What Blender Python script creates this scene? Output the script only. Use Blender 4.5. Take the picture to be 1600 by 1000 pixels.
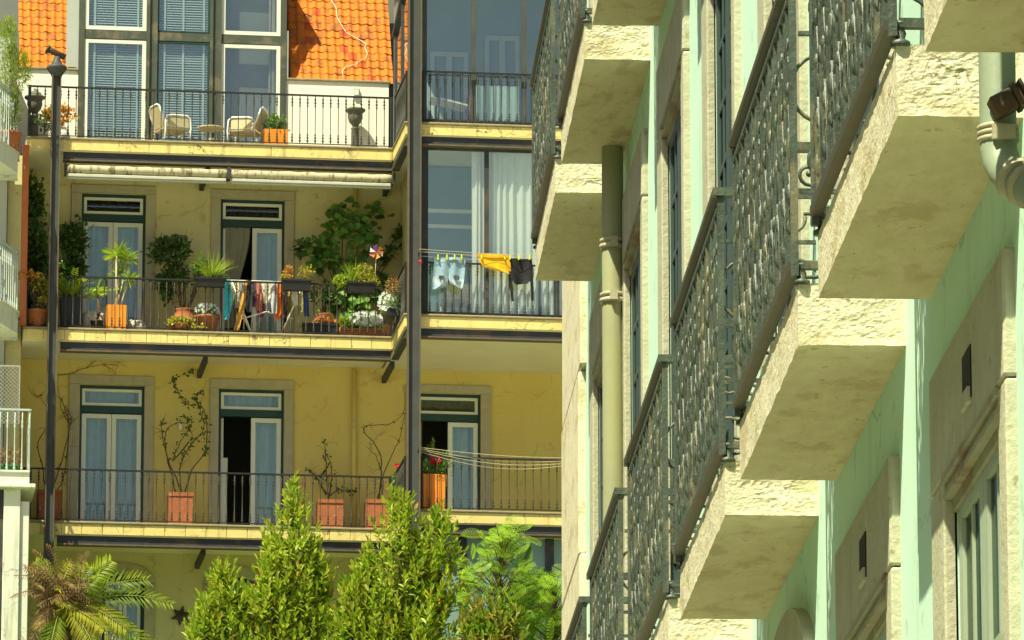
import bpy, math, random
from mathutils import Vector, Matrix, noise
sc = bpy.context.scene
for o in list(bpy.data.objects): bpy.data.objects.remove(o, do_unlink=True)
R = math.radians
# ------------------------------------------------------------------ camera, sky, sun, exposure
FPX = 9500.0                                   # focal length in pixels of a 1600 px wide picture
PITCH = math.atan(2109.0/FPX)
YAW = math.atan(445.0*math.cos(PITCH)/FPX)
EYE = Vector((0, 0, 1.6))
cd = bpy.data.cameras.new('camera'); cam = bpy.data.objects.new('camera', cd); sc.collection.objects.link(cam)
cd.sensor_width = 36; cd.lens = FPX/1600*36; cd.clip_start = .5; cd.clip_end = 2000
cam.location = EYE; cam.rotation_euler = (math.pi/2+PITCH, 0, -YAW); sc.camera = cam
SUN = Vector((-.335, -.40, .86)).normalized()  # towards the sun
wd = bpy.data.worlds.new('World'); sc.world = wd; wd.use_nodes = True
nt = wd.node_tree; nt.nodes.clear()
sky = nt.nodes.new('ShaderNodeTexSky'); sky.sky_type = 'NISHITA'; sky.sun_disc = False
sky.sun_elevation = math.asin(SUN.z); sky.sun_rotation = math.atan2(SUN.x, SUN.y)
sky.air_density = 1.0; sky.dust_density = 3.0; sky.ozone_density = .8
bg = nt.nodes.new('ShaderNodeBackground'); bg.inputs[1].default_value = .052
wo = nt.nodes.new('ShaderNodeOutputWorld'); nt.links.new(sky.outputs[0], bg.inputs[0]); nt.links.new(bg.outputs[0], wo.inputs[0])
ld = bpy.data.lights.new('sun', 'SUN'); ld.energy = 5.0; ld.angle = R(.5); ld.color = (1, .955, .66)
lo = bpy.data.objects.new('sun', ld); sc.collection.objects.link(lo)
lo.rotation_euler = SUN.to_track_quat('Z', 'Y').to_euler(); lo.location = (-20, -30, 60)
vs = sc.view_settings; vs.view_transform = 'Standard'; vs.look = 'None'; vs.gamma = 1; vs.use_curve_mapping = False
vs.exposure = .94
sc.render.engine = 'CYCLES'
try: sc.cycles.max_bounces = 8; sc.cycles.transparent_max_bounces = 12
except Exception: pass

# ------------------------------------------------------------------ the far building's own axes: s along its front, t into it, z up
BETA = R(5); ORG = Vector((0, 114, 0))
EV = Vector((math.cos(BETA), math.sin(BETA), 0)); TV = Vector((-math.sin(BETA), math.cos(BETA), 0))
def W(s, t, z): return ORG+EV*s+TV*t+Vector((0, 0, z))
_fw = Vector((math.sin(YAW)*math.cos(PITCH), math.cos(YAW)*math.cos(PITCH), math.sin(PITCH)))
_r = Vector((math.cos(YAW), -math.sin(YAW), 0)); _u = Vector((-math.sin(YAW)*math.sin(PITCH), -math.cos(YAW)*math.sin(PITCH), math.cos(PITCH)))
def bk(u, v, t=0.0):                           # (s, z) of a photo point on the plane at depth t of the far building
    d = _fw+_r*((u-800)/FPX)+_u*((500-v)/FPX)
    P = EYE+d*((ORG+TV*t-EYE).dot(TV)/d.dot(TV))
    return (P-ORG).dot(EV), P.z
def S(u, v, t=0.0): return bk(u, v, t)[0]
def Z(u, v, t=0.0): return bk(u, v, t)[1]
def B3(u, v, t): s, z = bk(u, v, t); return (s, t, z)

# ------------------------------------------------------------------ mesh helpers
COL = sc.collection; OFF = {}
class MB:
    def __init__(s): s.v = []; s.f = []; s.m = []; s.sm = []
    def quad(s, a, b, c, d, mi=0, sm=False):
        n = len(s.v); s.v += [tuple(a), tuple(b), tuple(c), tuple(d)]; s.f.append((n, n+1, n+2, n+3)); s.m.append(mi); s.sm.append(sm)
    def tri(s, a, b, c, mi=0, sm=False):
        n = len(s.v); s.v += [tuple(a), tuple(b), tuple(c)]; s.f.append((n, n+1, n+2)); s.m.append(mi); s.sm.append(sm)
    def raw(s, vs, fs, mi=0, sm=False):
        n = len(s.v); s.v += [tuple(q) for q in vs]
        for f in fs: s.f.append(tuple(n+i for i in f)); s.m.append(mi); s.sm.append(sm)
    def box(s, x0, x1, y0, y1, z0, z1, mi=0, M=None, bev=0):
        if x0 > x1: x0, x1 = x1, x0
        if y0 > y1: y0, y1 = y1, y0
        if z0 > z1: z0, z1 = z1, z0
        if bev:                                # chamfered in plan and section: 24 vertices
            b = min(bev, (x1-x0)*.45, (y1-y0)*.45, (z1-z0)*.45); V = []; F = []
            idx = {}
            for ix in (0, 1):
                for iy in (0, 1):
                    for iz in (0, 1):
                        for ax in range(3):
                            p = [(x0, x1)[ix], (y0, y1)[iy], (z0, z1)[iz]]
                            for k, i in enumerate((ix, iy, iz)):
                                if k != ax: p[k] += b if i == 0 else -b
                            idx[ix, iy, iz, ax] = len(V); V.append(p)
            for ax in range(3):
                o = [k for k in range(3) if k != ax]
                for sgn in (0, 1):
                    q = []
                    for a, c in ((0, 0), (1, 0), (1, 1), (0, 1)):
                        k = [0, 0, 0]; k[ax] = sgn; k[o[0]] = a; k[o[1]] = c; q.append(idx[k[0], k[1], k[2], ax])
                    F.append(q)
                for a in (0, 1):               # edges along ax
                    for c in (0, 1):
                        k = [0, 0, 0]; k[o[0]] = a; k[o[1]] = c; k2 = list(k); k2[ax] = 1
                        F.append([idx[k[0], k[1], k[2], o[0]], idx[k[0], k[1], k[2], o[1]], idx[k2[0], k2[1], k2[2], o[1]], idx[k2[0], k2[1], k2[2], o[0]]])
            for ix in (0, 1):
                for iy in (0, 1):
                    for iz in (0, 1): F.append([idx[ix, iy, iz, a] for a in range(3)])
        else:
            V = [(x0, y0, z0), (x1, y0, z0), (x1, y1, z0), (x0, y1, z0), (x0, y0, z1), (x1, y0, z1), (x1, y1, z1), (x0, y1, z1)]
            F = [(0, 3, 2, 1), (4, 5, 6, 7), (0, 1, 5, 4), (1, 2, 6, 5), (2, 3, 7, 6), (3, 0, 4, 7)]
        if M: V = [M @ Vector(q) for q in V]
        s.raw(V, F, mi)
    def bar(s, a, b, w, h=None, mi=0, up=(0, 0, 1)):   # a rectangular bar from a to b
        a = Vector(a); b = Vector(b); d = (b-a); L = d.length; d.normalize(); h = h or w
        sd = d.cross(Vector(up))
        if sd.length < 1e-4: sd = d.cross(Vector((1, 0, 0)))
        sd.normalize(); n = sd.cross(d)
        V = [p+sd*(w/2*i)+n*(h/2*j) for p in (a, b) for i, j in ((-1, -1), (1, -1), (1, 1), (-1, 1))]
        s.raw(V, [(0, 1, 2, 3), (7, 6, 5, 4), (0, 4, 5, 1), (1, 5, 6, 2), (2, 6, 7, 3), (3, 7, 4, 0)], mi)
    def tube(s, pts, r, n=6, mi=0, cap=True):
        pts = [Vector(p) for p in pts]; V = []; F = []; m = len(pts)
        if not isinstance(r, (list, tuple)): r = [r]*m
        pv = None
        for i, p in enumerate(pts):
            d = (pts[min(i+1, m-1)]-pts[max(i-1, 0)])
            if d.length < 1e-7: d = Vector((0, 0, 1))
            d.normalize()
            if pv is None:
                pv = d.cross(Vector((.31, .2, .93)))
                if pv.length < .05: pv = d.cross(Vector((1, 0, 0)))
            pv = (pv-d*pv.dot(d)).normalized(); w = d.cross(pv)
            for k in range(n):
                a = 2*math.pi*k/n; V.append(p+(pv*math.cos(a)+w*math.sin(a))*r[i])
        for i in range(m-1):
            for k in range(n): F.append((i*n+k, i*n+(k+1) % n, (i+1)*n+(k+1) % n, (i+1)*n+k))
        if cap: F.append(tuple(range(n-1, -1, -1))); F.append(tuple((m-1)*n+k for k in range(n)))
        s.raw(V, F, mi, n > 4)
    def lathe(s, prof, c=(0, 0, 0), n=12, mi=0, sm=True, sq=False):   # prof: (radius, z)
        V = []; F = []; m = len(prof)
        for r, z in prof:
            for k in range(n):
                a = 2*math.pi*(k+(.5 if sq else 0))/n; V.append((c[0]+r*math.cos(a), c[1]+r*math.sin(a), c[2]+z))
        for i in range(m-1):
            for k in range(n): F.append((i*n+k, i*n+(k+1) % n, (i+1)*n+(k+1) % n, (i+1)*n+k))
        F.append(tuple(range(n-1, -1, -1))); F.append(tuple((m-1)*n+k for k in range(n)))
        s.raw(V, F, mi, sm)
    def prism(s, poly, f0, f1, mi=0):          # poly: list of 2-D points, f0/f1 map them to the two faces
        n = len(poly); V = [f0(*p) for p in poly]+[f1(*p) for p in poly]
        F = [tuple(range(n)), tuple(range(2*n-1, n-1, -1))]+[(i, (i+1) % n, n+(i+1) % n, n+i) for i in range(n)]
        s.raw(V, F, mi)
    def ell(s, c, rx, ry, rz, n=8, m=5, mi=0):
        V = []; F = []
        for i in range(m+1):
            a = -math.pi/2+math.pi*i/m
            for k in range(n):
                b = 2*math.pi*k/n; V.append((c[0]+rx*math.cos(a)*math.cos(b), c[1]+ry*math.cos(a)*math.sin(b), c[2]+rz*math.sin(a)))
        for i in range(m):
            for k in range(n): F.append((i*n+k, i*n+(k+1) % n, (i+1)*n+(k+1) % n, (i+1)*n+k))
        s.raw(V, F, mi, True)
    def leaf(s, p, d, nr, L, w, mi=0, cup=.12):
        p = Vector(p); d = Vector(d).normalized(); sd = d.cross(Vector(nr))
        if sd.length < 1e-4: sd = d.cross(Vector((.3, .8, .1)))
        sd.normalize(); n = sd.cross(d)
        tip = p+d*L-n*(L*.1); m1 = p+d*(L*.33)+n*(w*cup); m2 = p+d*(L*.7)+n*(w*cup*.5)
        a1 = m1+sd*(w*.46); a2 = m2+sd*(w*.42); b1 = m1-sd*(w*.46); b2 = m2-sd*(w*.42)
        k = len(s.v); s.v += [tuple(q) for q in (p, a1, a2, tip, b2, b1)]
        s.f += [(k, k+1, k+2, k+3), (k, k+3, k+4, k+5)]; s.m += [mi, mi]; s.sm += [False, False]
    def mesh(s, name, mats, off=(0, 0, 0)):
        me = bpy.data.meshes.new(name); o = Vector(off)
        me.from_pydata([(q[0]-o[0], q[1]-o[1], q[2]-o[2]) for q in s.v], [], s.f)
        for m in (mats if isinstance(mats, (list, tuple)) else [mats]): me.materials.append(m)
        me.polygons.foreach_set('material_index', s.m); me.polygons.foreach_set('use_smooth', s.sm)
        me.update(); return me
    def build(s, name, mats, parent=None, kind=None):
        off = OFF.get(parent.name, (0, 0, 0)) if parent else (0, 0, 0)
        o = bpy.data.objects.new(name, s.mesh(name, mats, off)); COL.objects.link(o)
        if parent: o.parent = parent; OFF[o.name] = off
        if kind: o['kind'] = kind
        return o
def inst(name, me, parent, loc, rot=(0, 0, 0), scale=None):
    o = bpy.data.objects.new(name, me); COL.objects.link(o); o.parent = parent
    f = OFF.get(parent.name, (0, 0, 0)); o.location = (loc[0]-f[0], loc[1]-f[1], loc[2]-f[2]); o.rotation_euler = rot
    if scale: o.scale = scale
    return o
def thing(name, label, cat, loc, far=True, group=None):   # an Empty at the base; far: loc is (s, t, z) of the far building
    o = bpy.data.objects.new(name, None); COL.objects.link(o); o.empty_display_size = .1
    OFF[o.name] = tuple(loc)
    if far: o.location = W(*loc); o.rotation_euler = (0, 0, BETA)
    else: o.location = loc
    o['label'] = label; o['category'] = cat
    if group: o['group'] = group
    return o
def struct(name, mb, m):
    o = mb.build(name, m); o['kind'] = 'structure'; return o
def holes(a0, a1, z0, z1, hs):                 # rectangles of a wall with rectangular openings (a0, a1, z0, z1)
    out = []; xs = sorted(set([a0, a1]+[q for h in hs for q in h[:2] if a0 < q < a1]))
    for x0, x1 in zip(xs, xs[1:]):
        cuts = sorted((h[2], h[3]) for h in hs if h[0] < (x0+x1)/2 < h[1]); z = z0
        for c0, c1 in cuts:
            if min(c0, z1) > z: out.append((x0, x1, z, min(c0, z1)))
            z = max(z, c1)
        if z < z1: out.append((x0, x1, z, z1))
    return out
def nz(p, f=1.0): return noise.noise(Vector(p)*f)

# ------------------------------------------------------------------ materials
MATS = {}
def mat(name, c1, c2=None, scale=4, rough=.8, bump=.15, bscale=40, c3=None, streak=0, crack=None, spots=None, metal=0, spec=.3, island=False, trans=0, stretch=(1, 1, 1), contrast=.5, bdist=.02):
    m = bpy.data.materials.new(name); m.use_nodes = True; N = m.node_tree.nodes; L = m.node_tree.links; N.clear()
    out = N.new('ShaderNodeOutputMaterial'); p = N.new('ShaderNodeBsdfPrincipled')
    p.inputs['Roughness'].default_value = rough; p.inputs['Metallic'].default_value = metal
    p.inputs['Specular IOR Level'].default_value = spec
    tc = N.new('ShaderNodeTexCoord'); oi = N.new('ShaderNodeObjectInfo')
    ad = N.new('ShaderNodeVectorMath'); ad.operation = 'MULTIPLY_ADD'; ad.inputs[1].default_value = (17, 23, 31)
    L.new(oi.outputs['Random'], ad.inputs[0]); L.new(tc.outputs['Object'], ad.inputs[2]); co = ad.outputs[0]
    mp = N.new('ShaderNodeMapping'); mp.inputs['Scale'].default_value = stretch; L.new(co, mp.inputs[0]); cs = mp.outputs[0]
    def noi(sc_, det=6, src=cs, ro=.6):
        n = N.new('ShaderNodeTexNoise'); n.inputs['Scale'].default_value = sc_; n.inputs['Detail'].default_value = det; n.inputs['Roughness'].default_value = ro
        L.new(src, n.inputs['Vector']); return n.outputs['Fac']
    def ramp(f, a, b):
        r = N.new('ShaderNodeMapRange'); r.inputs[1].default_value = a; r.inputs[2].default_value = b; L.new(f, r.inputs[0]); return r.outputs[0]
    def mix(f, a, b):
        x = N.new('ShaderNodeMix'); x.data_type = 'RGBA'
        if isinstance(f, (int, float)): x.inputs[0].default_value = f
        else: L.new(f, x.inputs[0])
        for k, q in ((6, a), (7, b)):
            if isinstance(q, tuple): x.inputs[k].default_value = (*q, 1)
            else: L.new(q, x.inputs[k])
        return x.outputs[2]
    c2 = c2 or tuple(x*.8 for x in c1); w = .5*(1-contrast)
    if island:
        g = N.new('ShaderNodeNewGeometry'); col = mix(g.outputs['Random Per Island'], c1, c2)
        if c3: col = mix(ramp(noi(scale, 3), .45, .62), col, c3)
    else:
        col = mix(ramp(noi(scale), .5-.28*(1-w), .5+.28*(1-w)), c1, c2)
        if c3 and streak:
            m2 = N.new('ShaderNodeMapping'); m2.inputs['Scale'].default_value = (5, 5, .55); L.new(co, m2.inputs[0])
            f = ramp(noi(1.4, 5, m2.outputs[0]), .56, .78)
            mu = N.new('ShaderNodeMath'); mu.operation = 'MULTIPLY'; mu.inputs[1].default_value = streak; L.new(f, mu.inputs[0]); col = mix(mu.outputs[0], col, c3)
        elif c3: col = mix(ramp(noi(scale*.45, 7), .53, .63), col, c3)
        if spots: col = mix(ramp(noi(spots[1], 3), .64, .7), col, spots[0])
        if crack:
            vo = N.new('ShaderNodeTexVoronoi'); vo.feature = 'DISTANCE_TO_EDGE'; vo.inputs['Scale'].default_value = crack[1]
            nn = N.new('ShaderNodeTexNoise'); nn.inputs['Scale'].default_value = 5; L.new(co, nn.inputs['Vector'])
            va = N.new('ShaderNodeVectorMath'); va.operation = 'MULTIPLY_ADD'; va.inputs[1].default_value = (.35, .35, .35); L.new(nn.outputs['Color'], va.inputs[0]); L.new(co, va.inputs[2])
            L.new(va.outputs[0], vo.inputs['Vector'])
            f = ramp(vo.outputs['Distance'], .022, .004); g = ramp(noi(1.3, 2, co), .47, .6)
            mu = N.new('ShaderNodeMath'); mu.operation = 'MULTIPLY'; L.new(f, mu.inputs[0]); L.new(g, mu.inputs[1]); col = mix(mu.outputs[0], col, crack[0])
    L.new(col, p.inputs['Base Color'])
    if bump:
        b = N.new('ShaderNodeBump'); b.inputs['Strength'].default_value = bump; b.inputs['Distance'].default_value = bdist
        L.new(noi(bscale, 5, co), b.inputs['Height']); L.new(b.outputs[0], p.inputs['Normal'])
    sh = p.outputs[0]
    if trans:
        t = N.new('ShaderNodeBsdfTranslucent'); L.new(col, t.inputs[0]); x = N.new('ShaderNodeMixShader'); x.inputs[0].default_value = trans
        L.new(sh, x.inputs[1]); L.new(t.outputs[0], x.inputs[2]); sh = x.outputs[0]
    L.new(sh, out.inputs[0]); MATS[name] = m; return m
def glassmat(name, refl, tint, rc=(1, 1, 1), rough=.02):
    m = bpy.data.materials.new(name); m.use_nodes = True; N = m.node_tree.nodes; L = m.node_tree.links; N.clear()
    out = N.new('ShaderNodeOutputMaterial'); t = N.new('ShaderNodeBsdfTransparent'); t.inputs[0].default_value = (*tint, 1)
    g = N.new('ShaderNodeBsdfGlossy'); g.inputs['Roughness'].default_value = rough; g.inputs[0].default_value = (*rc, 1)
    lw = N.new('ShaderNodeLayerWeight'); lw.inputs[0].default_value = .5; pw = N.new('ShaderNodeMath'); pw.operation = 'POWER'; pw.inputs[1].default_value = 4; L.new(lw.outputs['Facing'], pw.inputs[0])
    ad = N.new('ShaderNodeMath'); ad.inputs[1].default_value = refl; ad.use_clamp = True; L.new(pw.outputs[0], ad.inputs[0])
    x = N.new('ShaderNodeMixShader'); L.new(ad.outputs[0], x.inputs[0]); L.new(t.outputs[0], x.inputs[1]); L.new(g.outputs[0], x.inputs[2]); L.new(x.outputs[0], out.inputs[0])
    return m
# setting
m_street = mat('street_setts', (.46, .46, .34), (.39, .39, .28), 2, .9)
m_terr = mat('terrace_lawn', (.26, .31, .12), (.20, .25, .09), 1.5, .95)
# mint town house
m_mint = mat('mint_paint', (.585, .835, .70), (.515, .765, .63), 1.3, .75, .12, 60, (.44, .59, .43), .8, spots=((.44, .62, .48), 5), crack=((.42, .58, .46), 1.6))
m_stone = mat('limestone_rough', (.69, .66, .50), (.58, .535, .365), 7, .95, .5, 70, (.50, .44, .27), crack=((.30, .25, .14), 9), contrast=.7, spots=((.30, .25, .14), 34), stretch=(1, 1, 1.8), bdist=.014)
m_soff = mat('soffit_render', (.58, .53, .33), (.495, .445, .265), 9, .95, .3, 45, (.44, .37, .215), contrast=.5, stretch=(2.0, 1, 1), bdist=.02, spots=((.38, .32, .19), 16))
m_surr = mat('door_surround_stone', (.47, .47, .35), (.39, .385, .28), 6, .92, .35, 40, (.30, .265, .17), .6, spots=((.29, .265, .165), 16))
m_iron = mat('iron_paint', (.020, .031, .024), (.08, .105, .078), 22, .45, .25, 60, (.13, .125, .075), spec=.5, stretch=(1, 1, .35), contrast=.9)
m_hand = mat('handrail_brown', (.07, .061, .033), (.05, .044, .025), 9, .55, .1, 40, spec=.4)
m_leafdoor = mat('door_paint_sage', (.36, .44, .33), (.30, .37, .28), 5, .5, .05, 40, spec=.4)
m_mould = mat('cornice_paint', (.34, .34, .23), (.26, .25, .17), 6, .6, .1, 40, (.22, .15, .09))
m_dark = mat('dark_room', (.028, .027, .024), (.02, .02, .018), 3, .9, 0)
m_pipe = mat('drainpipe_paint', (.33, .34, .19), (.27, .29, .17), 3, .55, .08, 50, (.36, .36, .12), .6, spec=.4)
m_pipe2 = mat('drainpipe_sage', (.27, .33, .24), (.22, .27, .19), 4, .5, .08, 50, (.30, .27, .16), .6, spec=.4)
m_clamp = mat('clamp_metal', (.45, .43, .30), (.32, .30, .2), 20, .5, .1, 60, spec=.5)
m_rust = mat('rusty_metal', (.06, .048, .034), (.04, .032, .025), 14, .7, .3, 60, (.11, .055, .03), spec=.4)
# far building
m_yel = mat('ochre_plaster', (.60, .485, .155), (.54, .43, .125), 1.1, .9, .12, 40, (.47, .39, .16), .6, spots=((.42, .34, .13), 7), crack=((.42, .34, .13), .9))
m_yel2 = mat('pale_ochre_plaster', (.54, .50, .26), (.48, .435, .21), 1.3, .9, .12, 40, (.43, .38, .19), .65, spots=((.38, .33, .16), 8), crack=((.38, .33, .16), .9))
m_fasc = mat('fascia_plaster', (.66, .55, .22), (.57, .46, .17), 3, .9, .25, 30, (.30, .24, .10), .95, crack=((.14, .10, .05), 2.6), spots=((.38, .25, .08), 9))
m_cap = mat('slab_edge_cement', (.30, .25, .14), (.20, .17, .10), 7, .95, .3, 30)
m_under = mat('soffit_white', (.66, .62, .46), (.58, .54, .38), 1.2, .9, .1, 30)
m_steel = mat('steel_slate', (.03, .034, .038), (.022, .025, .03), 5, .6, .15, 40, (.07, .05, .035), spec=.4)
m_steel2 = mat('steel_flange_worn', (.115, .095, .062), (.075, .062, .046), 6, .7, .15, 40, (.20, .095, .03), .7, spec=.3)
m_post = mat('steel_post', (.055, .062, .058), (.036, .041, .041), 3, .6, .12, 40, (.09, .075, .045), .6, spec=.4)
m_rail = mat('rail_iron', (.014, .017, .018), (.02, .02, .018), 12, .5, .1, 60, spec=.3)
m_balu = mat('baluster_iron', (.03, .034, .03), (.06, .055, .04), 20, .45, .1, 60, spec=.5)
m_fst = mat('far_stone', (.40, .37, .25), (.34, .305, .195), 5, .9, .25, 40, (.27, .21, .12), .7)
m_green = mat('bottle_green_paint', (.012, .05, .042), (.01, .042, .036), 6, .45, .05, 40, spec=.4)
m_white = mat('white_joinery', (.66, .68, .60), (.60, .62, .54), 6, .5, .03, 40, spec=.4)
m_curt = mat('blue_white_curtain', (.50, .66, .64), (.43, .58, .57), 6, .9, .05, 30, trans=.3)
m_curtw = mat('white_curtain', (.86, .87, .80), (.82, .83, .76), 5, .9, .05, 30, trans=.25)
m_curtg = mat('grey_curtain', (.34, .32, .25), (.28, .26, .2), 5, .9, .05, 30, trans=.2)
m_blind = mat('blind_slats', (.42, .52, .50), (.36, .46, .44), 5, .6, .02, 30)
m_glass = glassmat('pane_glass', .07, (.93, .97, .975), (.9, 1, .98))
m_glassb = glassmat('veranda_glass', .14, (.955, .985, .98), (.9, 1, .96))
m_frost = mat('frosted_panel', (.20, .30, .29), (.17, .26, .25), 2, .35, .02, 30, spec=.5)
m_wwall = mat('terrace_white_wall', (.80, .77, .67), (.74, .71, .60), 1.5, .9, .1, 40, (.62, .60, .50), .5)
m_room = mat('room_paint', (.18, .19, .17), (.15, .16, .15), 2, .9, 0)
m_tile = mat('roof_tile_clay', (.64, .19, .02), (.50, .13, .014), 7, .85, .25, 50, (.30, .10, .03), spots=((.20, .10, .05), 14), contrast=.8)
m_tile2 = mat('vent_tile_clay', (.48, .09, .018), (.36, .06, .014), 9, .8, .2, 50)
m_under_t = mat('roof_deck', (.16, .06, .025), (.1, .04, .02), 4, .9, .2)
m_terra = mat('terracotta', (.37, .125, .05), (.28, .09, .038), 7, .85, .2, 40, (.22, .11, .065), .8, spots=((.42, .30, .2), 9))
m_orange = mat('orange_glazed_pot', (.78, .27, .02), (.68, .22, .015), 5, .5, .1, 40, (.55, .17, .015), .7, spec=.4)
m_black = mat('black_plastic', (.010, .011, .012), (.015, .015, .015), 6, .5, .1, 40, spec=.4)
m_awn = mat('awning_canvas', (.46, .42, .29), (.36, .32, .21), 9, .85, .1, 60, (.16, .13, .07), stretch=(3, 1, 1))
m_awnw = mat('awning_cassette', (.46, .47, .39), (.38, .39, .32), 4, .5, .03, 30)
m_wire = mat('cord', (.55, .48, .32), (.45, .38, .25), 5, .8, 0)
m_wht = mat('white_enamel', (.78, .77, .70), (.72, .70, .62), 6, .4, .02, 40, spec=.5)
m_rattan = mat('rattan_weave', (.56, .49, .31), (.46, .39, .24), 30, .8, .3, 60)
m_nwall = mat('neighbour_grey_wall', (.38, .41, .38), (.33, .36, .33), 1.5, .9, .1, 40, (.26, .28, .24), .6)
m_nwhite = mat('neighbour_white_plaster', (.62, .64, .54), (.55, .57, .48), 2, .9, .15, 40, (.34, .33, .25), .9, crack=((.3, .29, .22), 1.5))
m_nrail = mat('neighbour_rail', (.40, .46, .42), (.34, .40, .37), 6, .5, .05, 40, spec=.4)
m_rpost = mat('red_oxide_post', (.40, .12, .035), (.32, .09, .03), 4, .7, .1, 40, (.18, .07, .04), .6)
# leaves and bark
m_bark = mat('bark', (.10, .075, .05), (.06, .045, .03), 12, .95, .4, 40)
m_twig = mat('dry_stem', (.12, .075, .035), (.07, .045, .025), 12, .9, .2, 40)
def lm(name, a, b, c=None, tr=.35, sc_=2.0, rough=.45): return mat(name, a, b, sc_, rough, 0, c3=c, island=True, trans=tr, spec=.4)
l_mag = lm('magnolia_leaf', (.13, .27, .010), (.50, .58, .045), (.30, .36, .03), .45)
l_dark = lm('dark_leaf', (.038, .10, .02), (.10, .18, .034))
l_mid = lm('mid_leaf', (.08, .19, .022), (.19, .32, .04))
l_lime = lm('lime_leaf', (.24, .40, .02), (.46, .55, .05), tr=.45)
l_fern = lm('feathery_leaf', (.24, .48, .02), (.46, .66, .05), tr=.5)
l_yel = lm('yellow_leaf', (.50, .44, .04), (.28, .32, .03), tr=.4)
l_oran = lm('orange_leaf', (.62, .24, .03), (.45, .30, .05), tr=.35)
l_red = lm('bronze_leaf', (.34, .11, .03), (.24, .20, .04))
l_palm = lm('palm_leaf', (.14, .26, .018), (.38, .44, .035), tr=.4)
l_palmy = lm('palm_leaf_yellow', (.48, .44, .05), (.30, .36, .03), tr=.4)
l_dead = lm('dead_frond', (.30, .20, .09), (.17, .10, .045), tr=.2, rough=.9)
l_ban = lm('banana_leaf', (.10, .20, .05), (.13, .24, .06), tr=.4)
l_gras = lm('grass_blade', (.34, .42, .03), (.20, .32, .03), tr=.4)
f_white = lm('white_petal', (.80, .80, .78), (.70, .72, .76), tr=.3)
f_red = lm('red_petal', (.70, .02, .02), (.55, .01, .02), tr=.3)
f_oran = lm('orange_petal', (.75, .22, .04), (.70, .30, .08), tr=.3)
m_urn = mat('dark_urn_stone', (.15, .155, .11), (.10, .105, .08), 8, .85, .2, 40)
m_glassd = glassmat('street_door_glass', .02, (.90, .93, .90), (.30, .36, .31))
l_big = lm('broad_leaf', (.10, .24, .035), (.20, .36, .06), tr=.45)
m_leafdark = mat('door_paint_dark_teal', (.045, .075, .07), (.035, .06, .056), 5, .5, .05, 40, spec=.4)
m_opp = mat('sky_blocker_plaster', (.50, .48, .32), (.44, .42, .27), 1.5, .9, .1, 40)
# ------------------------------------------------------------------ ground
b = MB(); b.quad((-600, -300, 0), (600, -300, 0), (600, 900, 0), (-600, 900, 0)); struct('street', b, m_street)
ZB = 18.9
b = MB()
q = [W(-60, -6.6, 0), W(60, -6.6, 0), W(60, 60, 0), W(-60, 60, 0)]
b.prism([(0,), (1,), (2,), (3,)], lambda i: Vector((q[i].x, q[i].y, ZB)), lambda i: Vector((q[i].x, q[i].y, .05)))
struct('garden_terrace', b, m_terr)

# unseen house row, added left of frame to keep sky light off the mint wall
opp = thing('sky_blocker_house', 'unseen added house row that blocks sky light from the mint house wall', 'house', (-6.5, 18, 0), far=False)
b = MB()
oh = [(y+.9, y+2.1, z, z+2.4) for y in range(-14, 46, 4) for z in (.3, 4.2, 8.1)]
for y0, y1, z0, z1 in holes(-16, 48, 0, 12, oh): b.box(-6.9, -6.5, y0, y1, z0, z1)
b.build('wall', m_opp, opp)
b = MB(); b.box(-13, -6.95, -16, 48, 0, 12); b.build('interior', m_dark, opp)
b = MB(); b.prism([(-6.2, 12), (-6.2, 12.15), (-9.7, 14.6), (-13.2, 12.15), (-13.2, 12)], lambda x, z: (x, -16.2, z), lambda x, z: (x, 48.2, z)); b.build('roof', m_terra, opp)
# ------------------------------------------------------------------ mint town house on the right of the street
XW, XF = 1.95, 1.634
PER, FAR0, LEN = 2.69, 14.04, 2.07
rows = {0: 5.39, 1: 9.13}
house = thing('town_house', 'tall mint green town house in the right foreground with stone balconies and iron railings', 'house', (XW, 20, 0), far=False)
far = lambda k: FAR0+PER*k
hs = []
for k in range(-1, 8):
    c = far(k)-LEN/2
    hs += [(c-.67, c+.53, .3, 4.78), (c-.67, c+.53, 5.60, 8.52), (c-.67, c+.53, 9.34, 12.2)]
b = MB()
for y0, y1, z0, z1 in holes(4, 35.28, 0, 14, hs): b.box(XW, XW+.3, y0, y1, z0, z1)
b.build('wall', m_mint, house)
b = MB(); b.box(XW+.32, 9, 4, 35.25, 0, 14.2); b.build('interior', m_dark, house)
b = MB(); b.box(XW-.25, 9.2, 3.8, 35.5, 14.2, 14.5); b.build('roof', m_terra, house)
# corner stones at the far end
rnd = random.Random(4); z = 0; i = 0
while z < 14:
    h = .86+rnd.random()*.25; w = 1.75+.1*(i % 2)
    b = MB(); yn = 35.3-w; nx = 8
    for a in range(1): b.box(XW-.035-rnd.random()*.008, XW+.02, yn, 35.32, z+.006, min(z+h, 14)-.006, bev=.012)
    b.build('corner_stone', m_stone, house); z += h; i += 1
m_door = mat('door_frame_dark', (.03, .035, .028), (.022, .026, .02), 5, .5, 0)
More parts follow.
